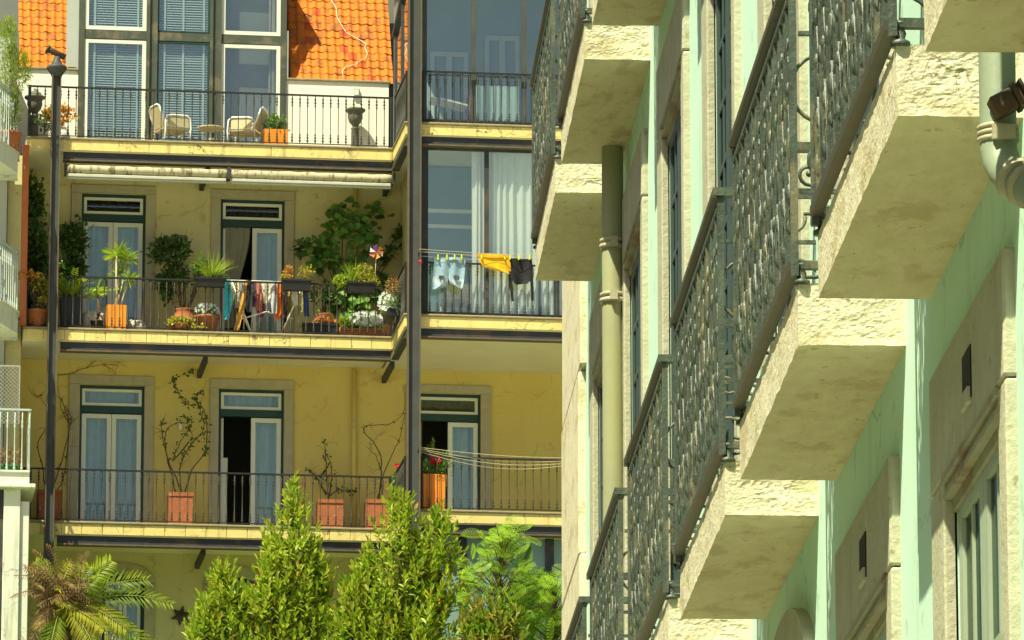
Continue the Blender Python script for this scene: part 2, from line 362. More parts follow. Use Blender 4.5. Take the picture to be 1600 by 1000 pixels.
# doors
def cornice(b, y0, y1, z):                        # moulded head under the lintel
    for xa, za, zb in ((-.036, -.022, -.002), (-.022, -.048, -.024), (-.030, -.066, -.050), (-.006, -.10, -.068)): b.box(XW+xa, XW+.012, y0, y1, z+za, z+zb)
for k in range(-1, 8):
    c = far(k)-LEN/2
    for lv, (z0, z1, zt) in enumerate(((.3, 4.78, 5.11), (5.60, 8.52, 8.85), (9.34, 12.2, 12.5))):
        if lv == 2 and k < 3: continue
        cx = c; c = c-.07; dr = MB(); o = .60                       # frame set in the opening
        for y0, y1 in ((c-o, c-o+.05), (c+o-.05, c+o)): dr.box(XW+.012, XW+.10, y0, y1, z0, z1)
        dr.box(XW+.013, XW+.10, c-o+.05, c+o-.05, z1-.05, z1)
        dr.box(XW+.10, XW+.14, c-o, c+o, z0, z1)
        door = dr.build('door', m_door, house)
        zb = z0+.02; zm = z0+.85 if lv else z0+1.1
        for y0, y1 in ((c-o+.055, c-.004), (c+.004, c+o-.055)):
            l = MB(); xa, xb = XW+.004, XW+.03
            l.box(xa, xb, y0, y0+.075, zb, z1-.055); l.box(xa, xb, y1-.075, y1, zb, z1-.055)
            l.box(xa, xb, y0+.075, y1-.075, z1-.14, z1-.055); l.box(xa, xb, y0+.075, y1-.075, zb, zb+.16)
            l.box(xa, xb, y0+.075, y1-.075, zm, zm+.09); l.box(xa+.012, xb-.005, y0+.075, y1-.075, zb+.16, zm)
            l.box(xa+.006, xb-.001, y0+.14, y1-.14, zb+.24, zm-.08)
            zz = [zm+.09+(z1-.14-zm-.09)*q/7 for q in range(8)]
            for q in zz[1:-1]: l.box(xa+.004, xa+.0105, y0+.075, y1-.075, q-.014, q+.014)
            ym = (y0+y1)/2; l.box(xa+.0035, xa+.0108, ym-.014, ym+.014, zm+.09, z1-.14)
            l.build('door_leaf', m_leafdoor if lv == 0 else m_leafdark, door)
            g = MB(); g.box(xa+.011, xa+.014, y0+.075, y1-.075, zm+.09, z1-.14); g.build('glass', m_glassd, door)
        sr = MB(); xs = XW-.03
        oc = .82
        c0 = cx; sr.box(xs, XW+.012, c0-oc, c-o, z0, zt-.34, bev=.006); sr.box(xs-.001, XW+.012, c+o, c0+oc, z0, zt-.34, bev=.006)
        if lv == 0 and k == 3:
            pts = [(c-oc, zt-.334), (c+oc, zt-.334)]+[(c+oc*math.cos(a), zt-.2+.3*math.sin(a)) for a in [math.pi*i/14 for i in range(15)]]
            sr.prism(pts, lambda y, z: (xs-.01, y, z), lambda y, z: (XW+.012, y, z))
        else: sr.box(xs-.002, XW+.012, c0-oc, c0+oc, zt-.334, zt, bev=.008)
        su = sr.build('door_surround', m_surr, house)
        co = MB(); cornice(co, c-o+.001, c+o-.001, z1); co.build('cornice', m_mould, su)
        if lv == 0:                              # letter-slot vent: dark plate on the lintel paints the slot's shade
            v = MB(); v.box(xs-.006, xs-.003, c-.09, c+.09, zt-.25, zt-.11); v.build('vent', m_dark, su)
            v = MB(); v.bar((xs-.008, c-.08, zt-.24), (xs-.008, c+.08, zt-.24), .012, .04); v.build('vent_plate', m_surr, su)
        c = cx
# one ornamental unit of the front railing (0.14 m wide, local y along the front, z up)
def arc(cy, cz, r, a0, a1, n=10, r1=None, x=0):
    r1 = r if r1 is None else r1
    return [(x, cy+(r+(r1-r)*i/n)*math.cos(R(a0+(a1-a0)*i/n)), cz+(r+(r1-r)*i/n)*math.sin(R(a0+(a1-a0)*i/n))) for i in range(n+1)]
def unit(seed):
    b = MB(); w = .2; rr = random.Random(seed)
    for yy, hx in ((0, .0095), (-w*.5+.004, .006)):   # flat uprights with cast collars
        b.box(-hx, hx, yy-.0035, yy+.0035, 0, .86)
        for z in (.13, .27, .43, .59, .73): b.ell((0, yy, z+rr.uniform(-.02, .02)), hx+rr.uniform(.001, .005), .011, rr.uniform(.026, .05), 6, 4)
    for sg in (-1, 1):
        c = w*.25*sg
        for z0, fl in ((.15, 1), (.71, -1)):
            b.tube(arc(c, z0, .042, 90*fl, -270*fl+60, 12, .012), .0065, 4)
            b.tube(arc(c, z0+.10*fl, .055, -90*fl, 100*fl*sg, 6, .03), .006, 4)
        b.tube([(0, c*1.7, .0), (.0, c*1.25, .22), (.0, c*.35, .32), (0, c*1.3, .43), (0, c*.35, .54), (0, c*1.25, .65), (0, c*1.7, .86)], .006, 4)
        for z in ((.22, .64) if sg > 0 else (.40, .50)): b.ell((rr.uniform(-.004, .004), c*rr.uniform(.7, 1.2), z+rr.uniform(-.04, .04)), rr.uniform(.006, .011), rr.uniform(.008, .012), rr.uniform(.05, .085), 6, 4)
    return b
units = [unit(i).mesh('railing_ornament', m_iron) for i in range(4)]
def side_panel(b, x0, x1, y, z0, z1):            # scrolls between the front post and the wall
    w = x1-x0; T = lambda p: (x0+p[0]*w, y, z0+p[1]*(z1-z0))
    b.box(x0, x1, y-.014, y+.014, z0-.012, z0+.012); b.box(x0, x1, y-.01, y+.01, z0+(z1-z0)*.26-.006, z0+(z1-z0)*.26+.006)
    b.box(x0, x1, y-.01, y+.01, z0+(z1-z0)*.82-.006, z0+(z1-z0)*.82+.006)
    def sc2(pts, r=.0065): b.tube([(q[0], y, q[1]) for q in pts], r, 5)
    def ar(cx, cz, r, a0, a1, r1, n=14): return [(x0+cx*w+(r+(r1-r)*i/n)*math.cos(R(a0+(a1-a0)*i/n)), z0+cz*(z1-z0)+(r+(r1-r)*i/n)*math.sin(R(a0+(a1-a0)*i/n))) for i in range(n+1)]
    for cx, fl in ((.27, 1), (.73, -1)):
        f = (lambda a: a) if fl > 0 else (lambda a: 180-a)
        sc2(ar(cx, .62, .115, f(80), f(290), .10)); sc2(ar(cx, .36, .075, f(60), f(400), .02)); sc2(ar(cx, .16, .05, f(200), f(-160), .015))
        sc2(ar(cx, .91, .05, f(-200), f(160), .015)); b.ell((x0+cx*w+.01*fl, y, z0+.36*(z1-z0)), .013, .013, .013, 6, 4)
        b.ell((x0+cx*w, y, z0+.91*(z1-z0)), .012, .012, .012, 6, 4)
    b.box(x0+w*.5-.006, x0+w*.5+.006, y-.006, y+.006, z0, z1)
# balconies
def slab_mesh(k, row):
    zb = rows[row]; y1 = far(k); y0 = y1-LEN; h = .185; b = MB(); sd = k*7.3+row*31
    def face(f, nu, nv, amp, nrm, mi):           # a face broken up by weathering; edges stay welded and chipped
        V = []
        for j in range(nv+1):
            for i in range(nu+1):
                p = Vector(f(i/nu, j/nv)); q = p+Vector((sd, sd*.3, 0)); e = min(1, 4*min(i/nu, 1-i/nu, j/nv, 1-j/nv)*2)
                w = Vector((nz(q+Vector((9, 0, 0)), 11), nz(q+Vector((0, 9, 0)), 11), nz(q+Vector((0, 0, 9)), 11)))*.0025+Vector((nz(q+Vector((5, 0, 0)), 40), nz(q+Vector((0, 5, 0)), 40), nz(q+Vector((0, 0, 5)), 40)))*.0016
                r_ = Vector((q.x, q.y, q.z*1.9)); k_ = max(0, min(1, nz(r_, 6)*1.6+.45)); d = ((nz(r_, 15)*.7-abs(nz(r_, 34))*.9)*k_+nz(r_, 80)*.22)*amp*e; V.append(p+w+Vector(nrm)*(d-amp*.3*e))
        b.raw(V, [(j*(nu+1)+i, j*(nu+1)+i+1, (j+1)*(nu+1)+i+1, (j+1)*(nu+1)+i) for j in range(nv) for i in range(nu)], mi, False)
    x0, x1, z0, z1 = XF, XW+.01, zb, zb+h
    face(lambda u, v: (x0+(x1-x0)*u, y0, z0+h*v), 60, 34, .007, (0, -1, 0), 0)
    face(lambda u, v: (x0, y1-LEN*u, z0+h*v), 110, 22, .0015, (-1, 0, 0), 0)
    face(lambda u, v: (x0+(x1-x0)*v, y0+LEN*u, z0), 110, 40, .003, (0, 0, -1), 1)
    b.quad((x0, y0, z1), (x1, y0, z1), (x1, y1, z1), (x0, y1, z1)); b.quad((x1, y1, z0), (x0, y1, z0), (x0, y1, z1), (x1, y1, z1))
    return b
for row in (0, 1):
    for k in range(-1 if row == 0 else 4, 8):
        zb = rows[row]; y1 = far(k); y0 = y1-LEN
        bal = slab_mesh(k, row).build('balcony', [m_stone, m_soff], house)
        xr = 1.625; zf = zb+.185; zt = zb+1.13; z0 = zf+.055
        b = MB(); b.box(xr-.026, xr+.02, y0+.024, y1-.05, zt-.026, zt-.004); b.build('handrail', m_hand, bal)
        for y in (y0, y1-.02):
            b = MB(); b.box(xr-.026, XW, y-.022, y+.022, zt-.03, zt-.002); b.build('side_handrail', m_iron, bal)
        b = MB(); b.box(xr-.018, xr+.018, y0+.02, y1-.04, z0-.012, z0+.014); b.build('bottom_rail', m_hand, bal)
        b = MB(); b.box(xr-.012, xr+.012, y0+.02, y1-.04, zt-.075, zt-.06); b.build('top_rail', m_iron, bal)
        for y in (y0, y1-.02):
            b = MB(); b.box(xr-.011, xr+.011, y-.011, y+.011, zf+.02, zt-.03); b.lathe([(.026, 0), (.026, .012), (.012, .02), (.016, .035), (.010, .05), (.020, .056), (.020, .064)], (xr+.02, y+.01, zf-.004), 10)
            b.build('corner_post', m_iron, bal)
        for y in (y0+.005, y1-.03):
            b = MB(); side_panel(b, xr+.018, XW, y, z0, zt-.03); b.build('side_panel', m_iron, bal)
        n = 10; w = (LEN-.07)/n
        for i in range(n): inst('railing_ornament', units[(i*7+k*3+i//3) % 4], bal, (xr, y0+.03+w*(i+.5), z0+.005), scale=(1, 1, (zt-.075-z0)/.865))
# drainpipes
def clamp(b, x, y, z, r): 
    b.lathe([(r, 0), (r+.012, .004), (r+.012, .022), (r, .026)], (x, y, z), 16); b.lathe([(r, 0), (r+.01, .004), (r+.01, .018), (r, .022)], (x, y, z+.032), 16)
    b.box(x+r*.6, XW, y-.006, y+.006, z+.012, z+.04); b.box(x-.02, x+.02, y-r-.03, y-r, z+.004, z+.05)
yp = 29.83; xp = 1.873
b = MB(); b.tube([(xp, yp, q) for q in (0, 4, 8, 14)], .055, 16); dp = b.build('drainpipe', m_pipe, house)
for zz in (8.32, 8.60, 5.6, 11.2):
    b = MB(); clamp(b, xp, yp, zz, .056); b.build('pipe_clamp', m_clamp, dp)
b = MB(); x, y = 1.848, 14.36; zc = 5.5
b.tube([(x, y, 14), (x, y, 9), (x, y, 5.235), (x+.004, y-.01, 5.20), (x+.014, y-.03, 5.17), (x+.03, y-.06, 5.145), (x+.075, y-.16, 5.08), (x+.11, y-.3, 5.005), (x+.115, y-.34, 4.97), (x+.115, y-.35, 4.87), (x+.115, y-.35, 0)], .046, 18)
dp2 = b.build('drainpipe', m_pipe2, house)
b = MB()
for i in range(3): b.lathe([(.046, 0), (.052, .003), (.052, .011), (.046, .014)], (x, y, 5.247+.015*i), 18)
b.box(x-.022, x+.035, y-.062, y-.046, 5.243, 5.28); b.build('pipe_clamp', m_clamp, dp2)
b = MB(); b.tube([(x+.032, y-.066, 5.141), (x+.042, y-.087, 5.127)], .056, 18); b.tube([(x+.05, y-.104, 5.116), (x+.058, y-.122, 5.104)], .054, 18); b.build('pipe_joint', m_clamp, dp2)
b = MB(); M = Matrix.Translation((x+.03, y-.075, 5.34)) @ Matrix.Rotation(R(-28), 4, 'Y')
b.box(-.06, .0, -.03, .03, -.026, .026, M=M, bev=.004); b.box(.0, .012, -.036, .036, -.032, .032, M=M); b.box(.024, .032, -.036, .036, -.032, .032, M=M); b.box(.012, .14, -.018, .018, -.018, .018, M=M)
b.build('pipe_bracket', m_rust, dp2)
# ------------------------------------------------------------------ ochre apartment building across the garden
F1, F2, F3 = 30.38, 26.637, 22.88
F4 = F3-3.74; TW = 1.7
SL, SR, SE = S(36, 520, 0), 2.93, 7.6            # left end, inner corner and right end of the balconies
apt = thing('apartment_building', 'ochre apartment building with steel framed balconies and orange tiled roof behind the garden', 'building', (0, TW, ZB))
def pr2(u0, v0, u1, v1, t): return S(u0, (v0+v1)/2, t), S(u1, (v0+v1)/2, t), Z((u0+u1)/2, v1, t), Z((u0+u1)/2, v0, t)
# openings in the rear wall: (green frame u0, v_top, u1, floor, surround u0, v_top, u1, left leaf open, transom, leaf top)
DO = [(128, 303, 228, F2, 112, 290, 243, False), (345, 312, 445, F2, 330, 298, 460, True),
      (125, 602, 226, F3, 108, 587, 241, False), (342, 608, 444, F3, 328, 593, 459, True), (650, 615, 751, F3, 634, 602, 767, True)]
hs = []
for u0, vt, u1, zf, a0, at_, a1, op in DO:
    s0, s1, _, zt = pr2(u0, vt, u1, vt, TW); hs.append((s0, s1, zf, zt))
AR = [(160, 897, 226), (334, 901, 402), (560, 905, 628)]
for u0, vt, u1 in AR: hs.append((S(u0, vt, TW), S(u1, vt, TW), F4, Z((u0+u1)/2, vt, TW)))
b = MB()
for s0, s1, z0, z1 in holes(SL-.02, SE, F3-.1, F2-.1, hs): b.box(s0, s1, TW, TW+.3, z0, z1)
b.build('lower_storey_wall', m_yel, apt)
b = MB()
for s0, s1, z0, z1 in holes(SL-.02, SE, F2-.1, F1-.05, hs): b.box(s0, s1, TW, TW+.3, z0, z1)
b.build('middle_storey_wall', m_yel2, apt)
b = MB()
for s0, s1, z0, z1 in holes(SL-.02, SE, ZB, F3-.1, hs): b.box(s0, s1, TW, TW+.3, z0, z1)
b.build('garden_storey_wall', m_yel2, apt)
b = MB()                                        # rooms behind
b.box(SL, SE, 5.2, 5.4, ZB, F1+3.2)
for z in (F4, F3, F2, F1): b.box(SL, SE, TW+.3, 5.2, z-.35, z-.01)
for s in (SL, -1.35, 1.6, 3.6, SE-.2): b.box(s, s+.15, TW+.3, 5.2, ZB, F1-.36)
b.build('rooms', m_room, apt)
# left end pier
b = MB(); b.box(SL-.32, SL-.02, .35, TW+.3, ZB, F1-.3); b.build('end_pier', m_yel2, apt)
b = MB(); s0 = S(38, 370, -.06); b.box(s0-.06, s0+.06, -.12, .0, F2+.0, F1-.2); b.build('corner_post', m_rpost, apt)

# baluster shared by all the far railings
bal_me = MB(); H = .955
pf = [(.007, 0), (.010, .02), (.026, .05), (.009, .08), (.024, .11), (.009, .14), (.020, .165), (.0085, .19), (.0085, .72), (.020, .75), (.009, .78), (.026, .81), (.010, .84), (.022, .875), (.009, .91), (.009, H)]
bal_me.lathe(pf, n=6); bal_me = bal_me.mesh('baluster', m_balu)
def railing(parent, p0, p1, zf, step=.148, end=(True, True)):
    p0 = Vector((*p0, 0)); p1 = Vector((*p1, 0)); L = (p1-p0).length; d = (p1-p0)/L
    b = MB(); b.bar(p0+Vector((0, 0, zf+1.01)), p1+Vector((0, 0, zf+1.01)), .046, .03); b.build('handrail', m_rail, parent)
    b = MB(); b.bar(p0+Vector((0, 0, zf+.045)), p1+Vector((0, 0, zf+.045)), .03, .014); b.build('bottom_rail', m_rail, parent)
    n = int(L/step)
    for i in range(1, n): 
        p = p0+d*(L*i/n); inst('baluster', bal_me, parent, (p.x, p.y, zf+.05), (0, 0, 0))
    for i, e in enumerate(end):
        if e:
            p = (p0, p1)[i]; b = MB(); b.box(p.x-.028, p.x+.028, p.y-.028, p.y+.028, zf, zf+1.03); b.build('rail_post', m_rail, parent)
rnd = random.Random(11)
TR = -2.1
for fl, zf in ((1, F1), (2, F2), (3, F3)):
    # left balcony: slab, fascia blocks, cement edge, steel beam
    b = MB(); b.box(SL, SR-.02, .03, TW, zf-.27, zf-.02); bal = b.build('balcony', m_under, apt)
    n = {1: 3, 2: 18, 3: 18}[fl]; wd_ = (SR-SL)/n
    for i in range(n):
        b = MB(); j = rnd.random()*.006; b.box(SL+wd_*i+.003, SL+wd_*(i+1)-.003, -.0-j, .03, zf-.252, zf-.045, bev=.008); b.build('fascia_block', m_fasc, bal)
    b = MB(); b.box(SL-.01, SR, -.03, TW-.01, zf-.045, zf-.0, bev=.012); b.build('floor_edge', m_cap, bal)
    b = MB(); s0 = S(95, 500, 0)
    b.box(s0, SR-.02, .055, .075, zf-.43, zf-.255); b.build('beam', m_steel, bal)
    b = MB(); b.box(s0, SR-.02, -.03, .17, zf-.46, zf-.43); b.build('beam_flange', m_steel2, bal)
    railing(bal, (SL+.05, .05), (SR-.02, .05), zf)
    b = MB()                                     # brackets from beam to wall
    for u in (316, 606):
        s = S(u, 560, 1.0)
        m = MB(); m.bar((s, .18, zf-.50), (s, TW, zf-.50), .085, .12); m.build('bracket_beam', m_steel, bal)
    # right balcony, two metres further forward
    b = MB(); b.box(SR+.02, SE, TR+.03, TW-.002, zf-.27, zf-.02); rb = b.build('balcony', m_under, apt)
    b = MB(); b.box(SR+.0, SE, TR-.0, TR+.03, zf-.252, zf-.045, bev=.008); b.build('fascia', m_fasc, rb)
    b = MB(); b.box(SR-.0, SR+.02, TR+.03, -.004, zf-.252, zf-.045); b.build('side_fascia', m_fasc, rb)
    b = MB(); b.box(SR-.025, SE, TR-.03, -.032, zf-.045, zf-.001, bev=.012); b.build('floor_edge', m_cap, rb)
    b = MB(); b.box(SR+.26, SE, TR+.055, TR+.075, zf-.43, zf-.255); b.build('beam', m_steel, rb)
    b = MB(); b.box(SR+.26, SE, TR-.03, TR+.17, zf-.46, zf-.43); b.build('beam_flange', m_steel2, rb)
    b = MB(); b.box(SR+.04, SR+.06, TR+.1, -.0, zf-.44, zf-.255); b.box(SR-.02, SR+.12, TR+.1, -.0, zf-.46, zf-.44); b.build('side_beam', m_steel, rb)
    railing(rb, (3.26, TR+.05), (SE-.1, TR+.05), zf)
    railing(rb, (SR+.04, -.05), (SR+.04, TR+.15), zf, .12)
# steel columns (H section)
def column(s0, s1, t, z0, z1, web, parent):
    b = MB(); b.box(s0, s0+.022, t-.09, t+.1, z0, z1); b.build('flange', m_steel2, parent)
    b = MB(); b.box(s1-.022, s1, t-.09, t+.1, z0, z1); b.build('flange', m_steel2, parent)
    b = MB(); b.box(s0+.022, s1-.022, t-.01, t+.01, z0, z1); c = b.build('column', m_post, parent); return c
column(2.965, 3.215, TR-.1, ZB, F1+4, 0, apt)
lc = (-3.70, -3.52)
column(lc[0], lc[1], -.14, ZB, F1+1.18, 0, apt)
b = MB(); sc_, tc_ = (lc[0]+lc[1])/2, -.14
b.lathe([(.10, F1+1.16), (.11, F1+1.19), (.19, F1+1.31), (.20, F1+1.34), (.19, F1+1.36), (.12, F1+1.40), (.07, F1+1.5), (.06, F1+1.56)], (sc_, tc_, 0), 14); cap = b.build('column_capital', m_post, apt)
b = MB(); a = Vector((sc_, tc_, F1+1.6)); b.tube([a+Vector((-.17, 0, .10)), a+Vector((-.10, 0, .07)), a+Vector((.16, 0, -.05))], [.075, .06, .06], 10); b.tube([a+Vector((-.2, 0, .115)), a+Vector((-.16, 0, .095))], [.085, .085], 10); b.build('spout', m_rust, cap)

# rear doors
def curtain(b, s0, s1, z0, z1, t, folds, amp, seed=0, tie=0):
    n = folds*8; rr = random.Random(seed); ph = rr.random()*6; V = []
    for j in range(9):
        v = j/8
        for i in range(n+1):
            u = i/n; w = (1-tie*math.sin(math.pi*min(v*1.2, 1)*.5)**2)
            s = s0+(s1-s0)*(u if tie == 0 else u*w)
            V.append((s+.02*v*math.sin(u*7+seed), t+amp*(.65+.5*nz((u*folds*.7+seed*3, v*.6, 0), 1))*math.sin(u*folds*2*math.pi+ph+math.sin(u*9+seed)*1.6+.8*v*nz((u*3, v*2, seed), 1)), z1+(z0-z1)*v))
    b.raw(V, [(j*(n+1)+i, j*(n+1)+i+1, (j+1)*(n+1)+i+1, (j+1)*(n+1)+i) for j in range(8) for i in range(n)], 0, True)
for di, (u0, vt, u1, zf, a0, at_, a1, op) in enumerate(DO):
    s0, s1, _, zt = pr2(u0, vt, u1, vt, TW); q0, q1, _, qt = pr2(a0, at_, a1, at_, TW)
    b = MB(); b.box(q0, s0, TW-.045, TW+.03, zf, zt+.002, bev=.008); b.box(s1, q1, TW-.046, TW+.03, zf, zt+.002, bev=.008); b.box(q0-.004, q1+.004, TW-.05, TW+.03, zt+.004, qt, bev=.008)
    su = b.build('door_surround', m_fst, apt)
    b = MB(); ta, tb = TW+.05, TW+.12; f = .045; ztr = zt-.40; zl = ztr-.14
    b.box(s0, s0+f, ta, tb, zf, zt); b.box(s1-f, s1, ta, tb, zf, zt); b.box(s0+f, s1-f, ta, tb, zt-.06, zt); b.box(s0+f, s1-f, ta-.01, tb, zl, ztr)
    door = b.build('door', m_green, apt)
    def sash(x0, x1, z0, z1, w, nm, t0=ta+.012):
        b = MB(); b.box(x0, x0+w, t0, t0+.045, z0, z1); b.box(x1-w, x1, t0, t0+.045, z0, z1); b.box(x0+w, x1-w, t0, t0+.045, z1-w, z1); b.box(x0+w, x1-w, t0, t0+.045, z0, z0+w)
        b.build(nm, m_white, door); g = MB(); g.box(x0+w, x1-w, t0+.02, t0+.026, z0+w, z1-w); g.build('pane', m_glass, door)
    sash(s0+f+.004, s1-f-.004, ztr+.004, zt-.064, .055, 'transom_frame')
    sm = (s0+s1)/2
    sash(sm+.005, s1-f-.004, zf+.03, zl-.02, .085, 'door_leaf')
    c = MB(); curtain(c, sm+.02, s1-.05, zf+.03, zl, TW+.26, 4, .03, di); c.build('curtain', m_curt, door)
    if not op:
        sash(s0+f+.004, sm-.005, zf+.03, zl-.02, .085, 'door_leaf')
        c = MB(); curtain(c, s0+.05, sm-.02, zf+.03, zl, TW+.26, 4, .03, di+9); c.build('curtain', m_curt, door)
    else:                                        # the open leaf stands back inside the room
        b = MB(); xo = s0+f+.02; b.box(xo, xo+.045, TW+.16, TW+.24, zf+.03, zl-.02); b.box(xo, xo+.045, TW+.55, TW+.63, zf+.03, zl-.02); b.box(xo, xo+.045, TW+.24, TW+.55, zl-.1, zl-.02); b.box(xo, xo+.045, TW+.24, TW+.55, zf+.03, zf+.2)
        b.build('door_leaf', m_white, door)
        if di == 1:
            c = MB(); curtain(c, s0+.05, sm-.02, zf+.5, zl+.02, TW+.2, 5, .03, 3, tie=.5); c.build('curtain', m_curtg, door)
        if di == 3:
            c = MB(); curtain(c, s0+.05, s0+.2, zf+.03, zl-.8, TW+.18, 2, .02, 5); c.build('curtain', m_curtw, door)
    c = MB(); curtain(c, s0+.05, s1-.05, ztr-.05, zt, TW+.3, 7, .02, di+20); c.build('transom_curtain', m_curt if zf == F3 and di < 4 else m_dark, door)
# arched doors of the garden storey
for u0, vt, u1 in AR:
    s0, s1, zt = S(u0, vt, TW), S(u1, vt, TW), Z((u0+u1)/2, vt, TW); c = (s0+s1)/2; w = (s1-s0)/2; zs = zt-.16
    def arcpts(hw, z_, rise, n=12): return [(c+hw*math.cos(math.pi*i/n), z_+rise*math.sin(math.pi*i/n)) for i in range(n+1)]
    o = arcpts(w+.2, zs, .36); i_ = arcpts(w, zs-.02, .17); b = MB()
    for k in range(12):
        (xa, za), (xb, zb), (xc, zc), (xd, zd) = o[k], o[k+1], i_[k+1], i_[k]
        b.raw([(x_, t_, z_) for t_ in (TW-.06, TW+.04) for x_, z_ in ((xa, za), (xb, zb), (xc, zc), (xd, zd))], [(0, 1, 2, 3), (7, 6, 5, 4), (0, 4, 5, 1), (2, 6, 7, 3)])
    for sg in (-1, 1): b.box(c+sg*w, c+sg*(w+.2), TW-.055, TW+.04, F4, zs-.02)
    b.build('door_surround', m_fst, apt)
    b = MB()
    for k in range(12):
        (xa, za), (xb, zb) = i_[k], i_[k+1]; b.raw([(xa, TW+.06, za), (xb, TW+.06, zb), (xb, TW+.06, zb-.07), (xa, TW+.06, za-.07)], [(0, 1, 2, 3)])
        b.raw([(xa, TW+.05, za+.2), (xb, TW+.05, zb+.2), (xb, TW+.05, zb), (xa, TW+.05, za)], [(0, 1, 2, 3)], 0)
    b.box(c-w, c-w+.06, TW+.06, TW+.13, F4, zs); b.box(c+w-.06, c+w, TW+.06, TW+.13, F4, zs); b.box(c-w+.06, c+w-.06, TW+.05, TW+.13, zs-.32, zs-.2)
    door = b.build('door', m_green, apt)
    for x0, x1, z0, z1, nm in ((c-w+.07, c-.01, F4+.05, zs-.34, 'door_leaf'), (c+.01, c+w-.07, F4+.05, zs-.34, 'door_leaf'), (c-w+.07, c+w-.07, zs-.19, zs+.02, 'transom_frame')):
        b = MB(); f = .06; b.box(x0, x0+f, TW+.07, TW+.11, z0, z1); b.box(x1-f, x1, TW+.07, TW+.11, z0, z1); b.box(x0+f, x1-f, TW+.07, TW+.11, z1-f, z1); b.box(x0+f, x1-f, TW+.07, TW+.11, z0, z0+f); b.build(nm, m_white, door)
        b = MB(); b.box(x0+f, x1-f, TW+.085, TW+.09, z0+f, z1-f); b.build('pane', m_glass, door)
    b = MB(); curtain(b, c-w, c+w, F4, zs+.1, TW+.28, 6, .02, int(u0)); b.build('curtain', m_curt, door)
# downpipe between the doors
b = MB(); s = S(553, 700, TW-.05); b.tube([(s, TW-.06, z) for z in (ZB, F3-.4)], .045, 10); b.tube([(s, TW-.06, z) for z in (F3-.02, F2-.3)], .045, 10); b.tube([(s, TW-.06, z) for z in (F2-.02, F1-.3)], .045, 10); b.build('downpipe', m_yel, apt)
# glazed veranda, middle floor right
def frame(b, rects, t0, t1):
    for s0, s1, z0, z1 in rects: b.box(s0, s1, t0, t1, z0, z1)
TG = -1.97; zt = F1-.45
s = [S(u, 360, TG) for u in (657, 669, 757, 764, 866, 874)]
b = MB(); frame(b, [(s[0], s[1], F2, zt), (s[2], s[3], F2, zt), (s[4], s[5], F2, zt), (s[1], s[2], zt-.05, zt), (s[3], s[4], zt-.05, zt), (s[5], SE, zt-.05, zt), (s[1], s[2], F2, F2+.08), (s[3], s[4], F2, F2+.08), (s[5], SE, F2, F2+.08)], TG, TG+.07)
ver = b.build('veranda_frame', m_steel, apt)
for x0, x1 in ((s[1], s[2]), (s[3], s[4]), (s[5], SE)):
    b = MB(); b.box(x0, x1, TG+.03, TG+.038, F2+.08, zt-.05); b.build('pane', m_glassb, ver)
b = MB(); b.box(3.28, 3.36, .2, TW-.002, F2, F1-.28); b.build('veranda_side_wall', m_yel2, apt)
b = MB(); b.box(3.27, 3.275, TG+.1, .2, F2, F1-.28); b.build('veranda_side_pane', m_glassb, apt)
c0 = [S(u, 360, TG+.2) for u in (736, 758, 762, 842, 845, 900)]
b = MB(); curtain(b, c0[0], c0[1]+.02, F2+.03, zt, TG+.13, 3, .04, 2); b.build('curtain', m_curtw, ver)
b = MB(); curtain(b, c0[2], c0[3], F2+.03, zt, TG+.15, 7, .055, 4); b.build('curtain', m_curtw, ver)
b = MB(); curtain(b, c0[4]-.02, c0[5], F2+.03, zt, TG+.13, 6, .04, 6); b.build('curtain', m_curtw, ver)
b = MB()                                         # shelf rails inside the veranda
for v in (330, 354): z = Z(700, v, -.6); b.box(S(660, v, -.6), S(748, v, -.6), -.62, -.58, z-.035, z+.035)
b.build('inner_rail', m_white, ver)
b = MB(); b.box(3.365, SE, .2, .26, F2, F1-.3); b.build('veranda_inner_wall', m_frost, apt)
# glazed veranda, top floor right
zt = F1+3.6; s = [S(u, 100, TG) for u in (661, 667, 737, 744, 815, 823)]
b = MB(); frame(b, [(s[0], s[1], F1, zt), (s[2], s[3], F1, zt), (s[4], s[5], F1, zt), (s[1], s[2], F1, F1+.1), (s[3], s[4], F1, F1+.1), (s[5], SE, F1, F1+.1), (s[1], SE, zt-.08, zt)], TG, TG+.07)
ver = b.build('veranda_frame', m_post, apt)
for x0, x1 in ((s[1], s[2]), (s[3], s[4]), (s[5], SE)):
    b = MB(); b.box(x0, x1, TG+.03, TG+.038, F1+.1, zt-.08); b.build('pane', m_glassb, ver)
b = MB(); b.box(SR+.12, SE, .9, 1.0, F1, zt); b.build('veranda_inner_wall', m_frost, apt)
b = MB(); b.box(SE-.1, SE, TG+.1, .9, F1, zt); b.box(SR+.12, SR+.2, .45, .9, F1, zt); b.build('veranda_end_wall', m_room, apt)
b = MB(); b.box(SR-.1, SE, TG-.15, 1.2, zt, zt+.1); b.build('veranda_roof', m_steel, apt)
b = MB(); b.box(SR+.13, SE, TG+.1, .9, F1+.001, F1+.02); b.build('veranda_floor', m_room, apt)
for x0, x1 in ((S(672, 100, .8), S(732, 100, .8)), (S(758, 100, .8), S(812, 100, .8))):
    b = MB(); z1 = Z(700, 80 if x0 < S(740, 100, .8) else 52, .8); b.box(x0, x0+.09, .84, .89, F1, z1); b.box(x1-.09, x1, .84, .89, F1, z1); b.box(x0+.09, x1-.09, .84, .89, z1-.1, z1); xm = (x0+x1)/2; b.box(xm-.06, xm+.06, .845, .888, F1, z1-.1)
    dr = b.build('inner_door', m_nrail, apt)
b = MB(); curtain(b, S(742, 150, TG+.2), S(812, 150, TG+.2), F1+.05, Z(770, 132, TG+.2), TG+.3, 6, .04, 8); b.build('low_curtain', m_curt, ver)
